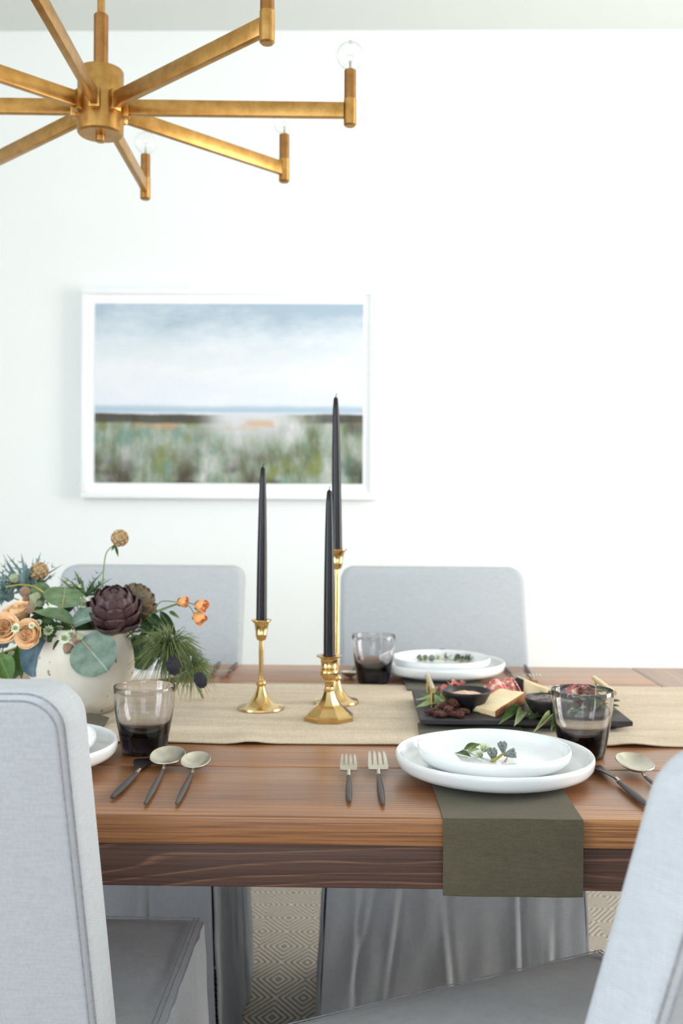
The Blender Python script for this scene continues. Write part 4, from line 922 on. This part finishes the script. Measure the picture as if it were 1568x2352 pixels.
# bowls with dips
bowl_me = MB().lathe([(0, 0), (0.019, 0), (0.021, 0.002), (0.030, 0.011), (0.0370, 0.024), (0.0388, 0.030), (0.0382, 0.031), (0.0370, 0.030), (0.0345, 0.024), (0.027, 0.012), (0.016, 0.006), (0, 0.0055)], 40).mesh('dip_bowl', M_bowl, 60)
M_hummus = mottled('pinkish dip', (214, 174, 146), (234, 202, 178), 60, 0.55, bump=0.5, bdist=0.003)
M_jam = mottled('dark fig jam', (44, 18, 16), (84, 36, 28), 90, 0.18, bump=0.8, bdist=0.004)
def dip(name, label, c, r, z, amp, mat):
    m = MB()
    def fn(u, v):
        a = 2 * PI * v; rr = r * u
        return (rr * math.cos(a), rr * math.sin(a), z + amp * (1 - u * u) * 0.8 + amp * 0.6 * mnoise.noise(Vector((rr * math.cos(a) * 120, rr * math.sin(a) * 120, 2))) * (1 - u ** 4))
    m.sheet(fn, 8, 28, 0.004); return tag(obj(name, m, mat, loc=c, sharp=80), label, 'dip')
c1 = T(1071, 1586, BZ + 0.030); c2 = T(1262, 1603, BZ + 0.030)
for c, lb in ((c1, 'small black bowl of pinkish dip at the left of the board'), (c2, 'small black bowl of dark jam right of the cheese block')):
    tag(obj('dip_bowl', bowl_me, None, loc=(c.x, c.y, BZ + 0.0002)), lb, 'bowl', 'black dip bowls')
dip('pink_dip', 'pinkish dip heaped in the left black bowl', (c1.x, c1.y, BZ), 0.0300, 0.0205, 0.006, M_hummus)
dip('fig_jam', 'chunky dark jam in the right black bowl', (c2.x, c2.y, BZ), 0.0325, 0.0255, 0.006, M_jam)

# cheese block with brown rind
M_cheese = mottled('pale aged cheese', (234, 206, 158), (244, 224, 184), 30, 0.5, bump=0.5, bdist=0.002, sss=0.0)
M_rind = mottled('brown rind', (128, 78, 44), (164, 108, 66), 70, 0.8, bump=0.6, bdist=0.002)
M_ash = mottled('black ash rind', (18, 17, 22), (42, 40, 46), 60, 0.85, bump=0.4)
def hexa(bot, top, sub=5, amp=0.0008, seed=0):
    bm = bmesh.new(); v = [bm.verts.new(p) for p in bot + top]
    for f in ((3, 2, 1, 0), (4, 5, 6, 7), (0, 1, 5, 4), (1, 2, 6, 5), (2, 3, 7, 6), (3, 0, 4, 7)): bm.faces.new([v[i] for i in f])
    bmesh.ops.bevel(bm, geom=bm.edges[:], offset=0.0012, segments=1, affect='EDGES')
    bmesh.ops.subdivide_edges(bm, edges=bm.edges[:], cuts=sub, use_grid_fill=True)
    zmin = min(p.z for p in bot)
    for w in bm.verts:
        n = mnoise.noise_vector(w.co * 130 + Vector((seed, 0, 0)))
        w.co += n * amp; w.co.z = max(w.co.z, zmin)
    return MB().take(bm)
zb = BZ + 0.0003
CA, CB, CC = T(1082, 1633, zb), T(1136, 1648, zb), T(1204, 1618, zb); CD = CA + (CC - CB) * 0.92
tops = [Vector((p.x, p.y, zb + h)) for p, h in ((CA, 0.0095), (CB, 0.0105), (CC, 0.0205), (CD, 0.0195))]
cr = thing('cheese_block', 'pale cheese block with brown rind in the middle of the board', 'cheese', ((CA.x + CC.x) / 2, (CA.y + CC.y) / 2, zb))
obj('paste', hexa([CA, CB, CC, CD], tops, 6, 0.0010), M_cheese, cr, 50, world=True)
nr = (CC - CB).cross(Vector((0, 0, 1))).normalized() * 0.0022
obj('rind', hexa([CB + nr * 0.1, CB + nr, CC + nr, CC + nr * 0.1], [tops[1] + nr * 0.1, tops[1] + nr, tops[2] + nr, tops[2] + nr * 0.1], 4, 0.0005, 5), M_rind, cr, 50, world=True)
e0 = T(1203, 1597, zb); dx = Vector((math.cos(0.2), math.sin(0.2), 0)); dy = Vector((-0.35, 0.94, 0))
A = [e0, e0 + dx * 0.042 - dy * 0.004, e0 + dx * 0.040 + dy * 0.022, e0 + dy * 0.024]; tp = [p + Vector((0, 0, h)) for p, h in zip(A, (0.029, 0.012, 0.012, 0.029))]
cr = thing('cheese_wedge', 'small cream cheese wedge with black rind behind the jam bowl', 'cheese', (e0.x + 0.02, e0.y + 0.01, zb)); obj('paste', hexa(A, tp, 5, 0.0012, 2), M_cheese, cr, 50, world=True)
A2_ = [A[0] - dx * 0.009, A[0] - dx * 0.0004, A[3] - dx * 0.0004, A[3] - dx * 0.009]; obj('rind', hexa(A2_, [p + Vector((0, 0, h)) for p, h in zip(A2_, (0.020, 0.0285, 0.0285, 0.020))], 4, 0.0012, 3), M_ash, cr, 50, world=True)

# cured meat slices
b = NB('cured meat'); v_ = b.coord('Object', rnd=6); fat = b.noise(v_, 60, 3, 0.5, 1.2); sp_ = b.voro(v_, 230)
c_ = b.ramp(b.noise(v_, 30, 3), [(0.35, (160, 66, 62)), (0.65, (200, 108, 98))]); c_ = b.mix(b.fac(fat, 0.56, 0.63), c_, (236, 204, 186)); b.set(color=c_, rough=0.35, spec=0.5); b.bump(fat, 0.2, 0.001); M_meat = b.m
def slice_obj(px, py, z, R, label, seed, squash=0.62, tall=0.62, rz=0.0, dome=False):
    c = T(px, py, z); ph = seed * 1.7
    def fn(u, v):
        a = 2 * PI * v * 0.98; r = R * (0.08 + 0.92 * u); ruf = math.sin(5 * a + ph) * 0.30 * u * u + math.sin(3 * a + ph * 2) * 0.14 * u
        if dome: return (r * math.cos(a) * (squash + ruf * 0.4), r * math.sin(a) * (squash * 0.6 + ruf * 0.3), R * (tall * (1 - u * u) + 0.22 * math.sin(7 * a + ph) * u * (1.2 - u)))
        return (r * math.cos(a) * (squash + ruf * 0.35), r * math.sin(a) * (squash * 0.85 + ruf * 0.3), R * (tall * u ** 0.75 + ruf * 0.55 * tall) + R * 0.03)
    m = MB().sheet(fn, 9, 60, 0.0012); zm = min(p[2] for p in m.v); m.v = [(x, y, z_ - zm) for x, y, z_ in m.v]
    o = obj('cured_meat_slice', m, M_meat, loc=(c.x, c.y, z + 0.0002), sharp=80); o.rotation_euler = (0, 0, rz); return tag(o, label, 'cold cut', 'ruffled cured meat slices')
slice_obj(1022, 1603, zb, 0.026, 'ruffled cured meat slice left of the pink dip bowl', 1, rz=0.4)
slice_obj(1048, 1590, zb, 0.026, 'ruffled cured meat slice peeking over the back of the dip bowl', 2, rz=1.1)
slice_obj(1140, 1599, zb, 0.034, 'large ruffled cured meat slice standing behind the cheese block', 3, 0.62, 0.80, rz=0.3, dome=True)
slice_obj(1168, 1597, zb, 0.033, 'ruffled cured meat slice right of the largest one, by the black-rind wedge', 4, 0.55, 0.85, rz=-0.4, dome=True)
slice_obj(1312, 1612, zb, 0.032, 'ruffled cured meat slice seen through the near right tumbler', 5, 0.6, 0.85, rz=0.9, dome=True)
slice_obj(1330, 1628, zb, 0.026, 'cured meat slice lowest behind the near right tumbler', 6, 0.6, 0.7, rz=2.6)

# candied nuts
M_pecan = mottled('candied pecan', (58, 26, 16), (104, 52, 32), 160, 0.3, bump=0.6, bdist=0.002)
M_walnut = mottled('candied walnut', (150, 92, 48), (196, 138, 86), 120, 0.5, bump=0.8, bdist=0.003)
def nut_mesh(name, mat, seed, lx=1.0, groove=0.2):
    bm = bmesh.new(); bmesh.ops.create_icosphere(bm, subdivisions=3, radius=1.0)
    for v in bm.verts:
        d = v.co.normalized(); g = 1 - groove * math.exp(-(d.y / 0.16) ** 2) * (1 if d.z > -0.2 else 0.3) - 0.26 * math.sin(d.x * 7 + seed) ** 2 * abs(d.y) + 0.24 * mnoise.noise(d * 2.6 + Vector((seed, 0, 0)))
        v.co = Vector((d.x * lx, d.y * 0.62, d.z * 0.46)) * g
    return MB().take(bm).mesh(name, mat, 60)
nm = [nut_mesh('pecan', M_pecan, k, 1.15, 0.38) for k in range(4)]
rnd = random.Random(5); placed = []
spots = [(994, 1634, 0), (1008, 1626, 0), (1012, 1640, 0), (1028, 1637, 0), (1045, 1640, 0), (1062, 1634, 0), (1038, 1628, 0), (1056, 1626, 0), (1020, 1622, 1), (1031, 1616, 1), (1046, 1619, 1), (1040, 1612, 2), (1030, 1628, 1), (1056, 1640, 0)]
nlab = ['leftmost of the pecan pile beside the front handle post', 'second from the left of the pecan pile', 'front left of the pecan pile', 'front middle of the pecan pile', 'front right of the pecan pile', 'rightmost of the pecan pile', 'bottom middle of the pecan pile', 'right rear of the pecan pile', 'lying on the left slope of the pecan pile', 'near the top of the pecan pile, left', 'near the top of the pecan pile, right', 'topmost of the pecan pile', 'on the front slope of the pecan pile', 'low at the right front corner of the pecan pile']
for i, (px, py, lv) in enumerate(spots):
    z = zb + 0.0052 + lv * 0.0062; c = T(px, py, z); o = obj('pecan', nm[i % 4], None, loc=(c.x, c.y, z)); s = rnd.uniform(0.0105, 0.0125); o.scale = (s, s * 1.05, s)
    o.rotation_euler = (rnd.uniform(-0.25, 0.25) * (1 + lv), rnd.uniform(-0.2, 0.2) * (1 + lv), rnd.uniform(0, PI)); tag(o, 'dark candied pecan ' + nlab[i], 'nut', 'candied pecans')
wm = [nut_mesh('walnut', M_walnut, 20 + k, 0.8, 0.1) for k in range(3)]
for i, (px, py, h, lb) in enumerate(((1332, 1598, 0, 'left of the walnut heap'), (1352, 1602, 0, 'front of the walnut heap'), (1368, 1598, 0, 'right of the walnut heap'), (1340, 1583, 1, 'topmost of the walnut heap'), (1356, 1588, 1, 'just below the top of the walnut heap'))):
    z = zb + 0.0085 + h * 0.012; c = T(px, py, z); o = obj('walnut', wm[i % 3], None, loc=(c.x, c.y, z)); o.scale = (0.0135, 0.016, 0.0165); o.rotation_euler = (rnd.uniform(-.3, .3), rnd.uniform(-.3, .3), rnd.uniform(0, 3)); tag(o, 'tan candied walnut ' + lb, 'nut', 'candied walnuts')

# loose leaves on the board
def board_sprig(label, leaves, stem_pts, z=BZ + 0.004):
    r0 = T(*stem_pts[0], z); t = thing('bay_sprig', label, 'herb sprig', (r0.x, r0.y, BZ), group='leaf sprigs on the board')
    for (bx, by, tx, ty, wpx, me, zt) in leaves:
        B, E = T(bx, by, z), T(tx, ty, z + zt); place('leaf', me, B, E, (0, -0.5, 1), m_px(wpx, 1.6) * 1.35, t)
    stem([T(x, y, z) for x, y in stem_pts], 0.0010, M_stem, t)
board_sprig('pale leaf sprig beside the left gold handle', [(1022, 1612, 953, 1601, 14, L_olive, 0.004), (1020, 1616, 956, 1618, 17, L_olive, 0.002), (1024, 1606, 965, 1590, 16, L_bay, 0.010), (990, 1598, 1026, 1612, 14, L_olive, 0.002), (1000, 1622, 1050, 1622, 10, L_bay, 0.0)], [(1026, 1612), (1005, 1610), (985, 1606)])
board_sprig('green leaf sprig at the front of the board below the cheese rind', [(1204, 1632, 1149, 1649, 18, L_bay, 0.003), (1212, 1636, 1183, 1655, 17, L_olive, 0.003), (1198, 1628, 1170, 1630, 10, L_bay, 0.008), (1205, 1640, 1162, 1643, 16, L_dark, 0.0), (1222, 1612, 1213, 1640, 14, L_olive, 0.002)], [(1236, 1640), (1220, 1636), (1204, 1632)])
board_sprig('dark leaf sprig at the board front, left of the tumbler', [(1270, 1638, 1228, 1625, 14, L_bay, 0.008), (1272, 1643, 1217, 1643, 14, L_dark, 0.006), (1280, 1644, 1228, 1668, 10, L_olive, 0.001), (1290, 1646, 1327, 1630, 16, L_olive, 0.006), (1327, 1634, 1346, 1626, 16, L_olive, 0.008), (1280, 1648, 1266, 1668, 9, L_bay, 0.0), (1300, 1644, 1348, 1642, 12, L_bay, 0.0)], [(1330, 1640), (1300, 1643), (1272, 1641)])
board_sprig('dark thin leaves sticking out right of the near right tumbler', [(1398, 1614, 1423, 1607, 7, L_dark, 0.006), (1396, 1624, 1422, 1619, 7, L_dark, 0.004), (1390, 1632, 1420, 1628, 8, L_bay, 0.002), (1385, 1612, 1360, 1625, 14, L_bay, 0.006), (1392, 1620, 1362, 1634, 14, L_dark, 0.004), (1388, 1606, 1372, 1592, 10, L_mid, 0.010)], [(1360, 1632), (1380, 1622), (1398, 1616)])
board_sprig('small green leaf beside the black-rind cheese wedge', [(1240, 1592, 1256, 1577, 12, L_bay, 0.006), (1236, 1594, 1252, 1590, 9, L_olive, 0.004)], [(1232, 1598), (1240, 1592)])

# ------------------------------------------------------------------ garnish sprigs on the salad plates
def garnish(label, z, s0, leaves, stems, pods, blooms):
    r0 = T(*s0, z); t = thing('garnish_sprig', label, 'herb sprig', (r0.x, r0.y, z), group='garnish sprigs on plates')
    for bx, by, bz, tx, ty, tz, wpx, me in leaves: B, E = T(bx, by, z + bz), T(tx, ty, z + tz); place('leaf', me, B, E, (0, -0.7, 0.8), m_px(wpx, r0.y), t)
    for pts, r, mt in stems: stem([T(x, y, z + h) for x, y, h in pts], r, mt, t)
    for px, py, h, rpx, ax in pods:
        c = T(px, py, z + h); o = bpy.data.objects.new('seed_pod', gum_me); COL.objects.link(o); o.parent = t; r = m_px(rpx, r0.y); o.matrix_basis = Matrix.Translation(-t.location) @ frame(c, ax) @ Matrix.Diagonal((r, r, r, 1))
    for px, py, h, rpx, ax in blooms:
        c = T(px, py, z + h); F = frame(c, ax); r = m_px(rpx, r0.y)
        for k in range(13):
            th = k * 2.4; q = 0.30 + 0.5 * (k / 13); place('petal', L_petal, c, F @ Vector((math.cos(th) * q * r, math.sin(th) * q * r, r * (1.05 - 0.3 * q))), (CAM - c), r * 0.22, t)
gm = MB()
gm.lathe([(0, -1.1), (0.22, -1.05), (0.5, -0.4), (0.72, 0.2), (0.66, 0.45), (0, 0.5)], 12, rmod=lambda a: 1 + 0.12 * math.cos(6 * a))
for k in range(6):
    th = 2 * PI * k / 6; gm.lathe([(0, -0.25), (0.24, -0.1), (0.27, 0.12), (0.14, 0.26), (0, 0.28)], 7, xf=Matrix.Translation((0.58 * math.cos(th), 0.58 * math.sin(th), 0.55)))
gm.lathe([(0, -0.25), (0.3, -0.1), (0.3, 0.1), (0, 0.25)], 8, xf=Matrix.Translation((0, 0, 0.55)))
M_gum = mottled('silvery gum nut', (88, 98, 86), (150, 162, 158), 8, 0.45, bump=0.5); gum_me = gm.mesh('seed_pod', M_gum, 50); L_petal = leaf_mesh('petal', M_white, W_lance, 0.4, 0.06)
M_greys = mottled('silver grey stem', (176, 182, 180), (200, 206, 206), 30, 0.5)
garnish('silvery gum nuts and white bloom on the near right plate', pz + 0.0005, (1127, 1747), [(1064, 1722, 0.004, 1105, 1706, 0.013, 15, L_bay), (1082, 1738, 0.001, 1042, 1724, 0.003, 12, L_bay), (1070, 1730, 0.003, 1106, 1716, 0.005, 12, L_olive)],
        [([(1127, 1748, 0.001), (1095, 1737, 0.002), (1063, 1721, 0.004)], 0.0012, M_greys), ([(1128, 1748, 0.001), (1142, 1741, 0.004), (1155, 1731, 0.008)], 0.0022, M_ystem), ([(1160, 1749, 0.001), (1164, 1741, 0.004)], 0.0016, M_redstem)],
        [(1154, 1716, 0.013, 14, (-0.15, -0.2, 1)), (1172, 1731, 0.008, 15, (0.95, -0.2, 0.25)), (1131, 1732, 0.007, 15, (-0.2, -0.3, 0.9))], [(1110, 1728, 0.006, 24, (0.15, -0.2, 1)), (1106, 1738, 0.003, 19, (-0.6, -0.5, 0.7))])
garnish('dark leaves and blue buds on the far right plate', pfz + 0.0005, (1000, 1514), [(1004, 1496, 0.006, 1028, 1493, 0.009, 8, L_dark), (1021, 1511, 0.002, 1046, 1496, 0.010, 16, L_dark), (1042, 1518, 0.002, 1067, 1503, 0.008, 15, L_dark), (1065, 1518, 0.002, 1080, 1502, 0.008, 7, L_bay), (1074, 1517, 0.002, 1093, 1502, 0.008, 11, L_dark)],
        [([(960, 1514, 0.002), (1000, 1514, 0.003), (1040, 1515, 0.003), (1078, 1517, 0.003)], 0.0012, M_ystem), ([(985, 1514, 0.003), (978, 1503, 0.008)], 0.0010, M_ystem)],
        [(964, 1511, 0.004, 8, (-0.6, -0.3, 0.8)), (991, 1513, 0.004, 9, (0.2, -0.5, 0.8)), (976, 1511, 0.004, 7, (0, -0.5, 0.8))], [(1004, 1513, 0.003, 12, (0.3, -0.3, 1))])
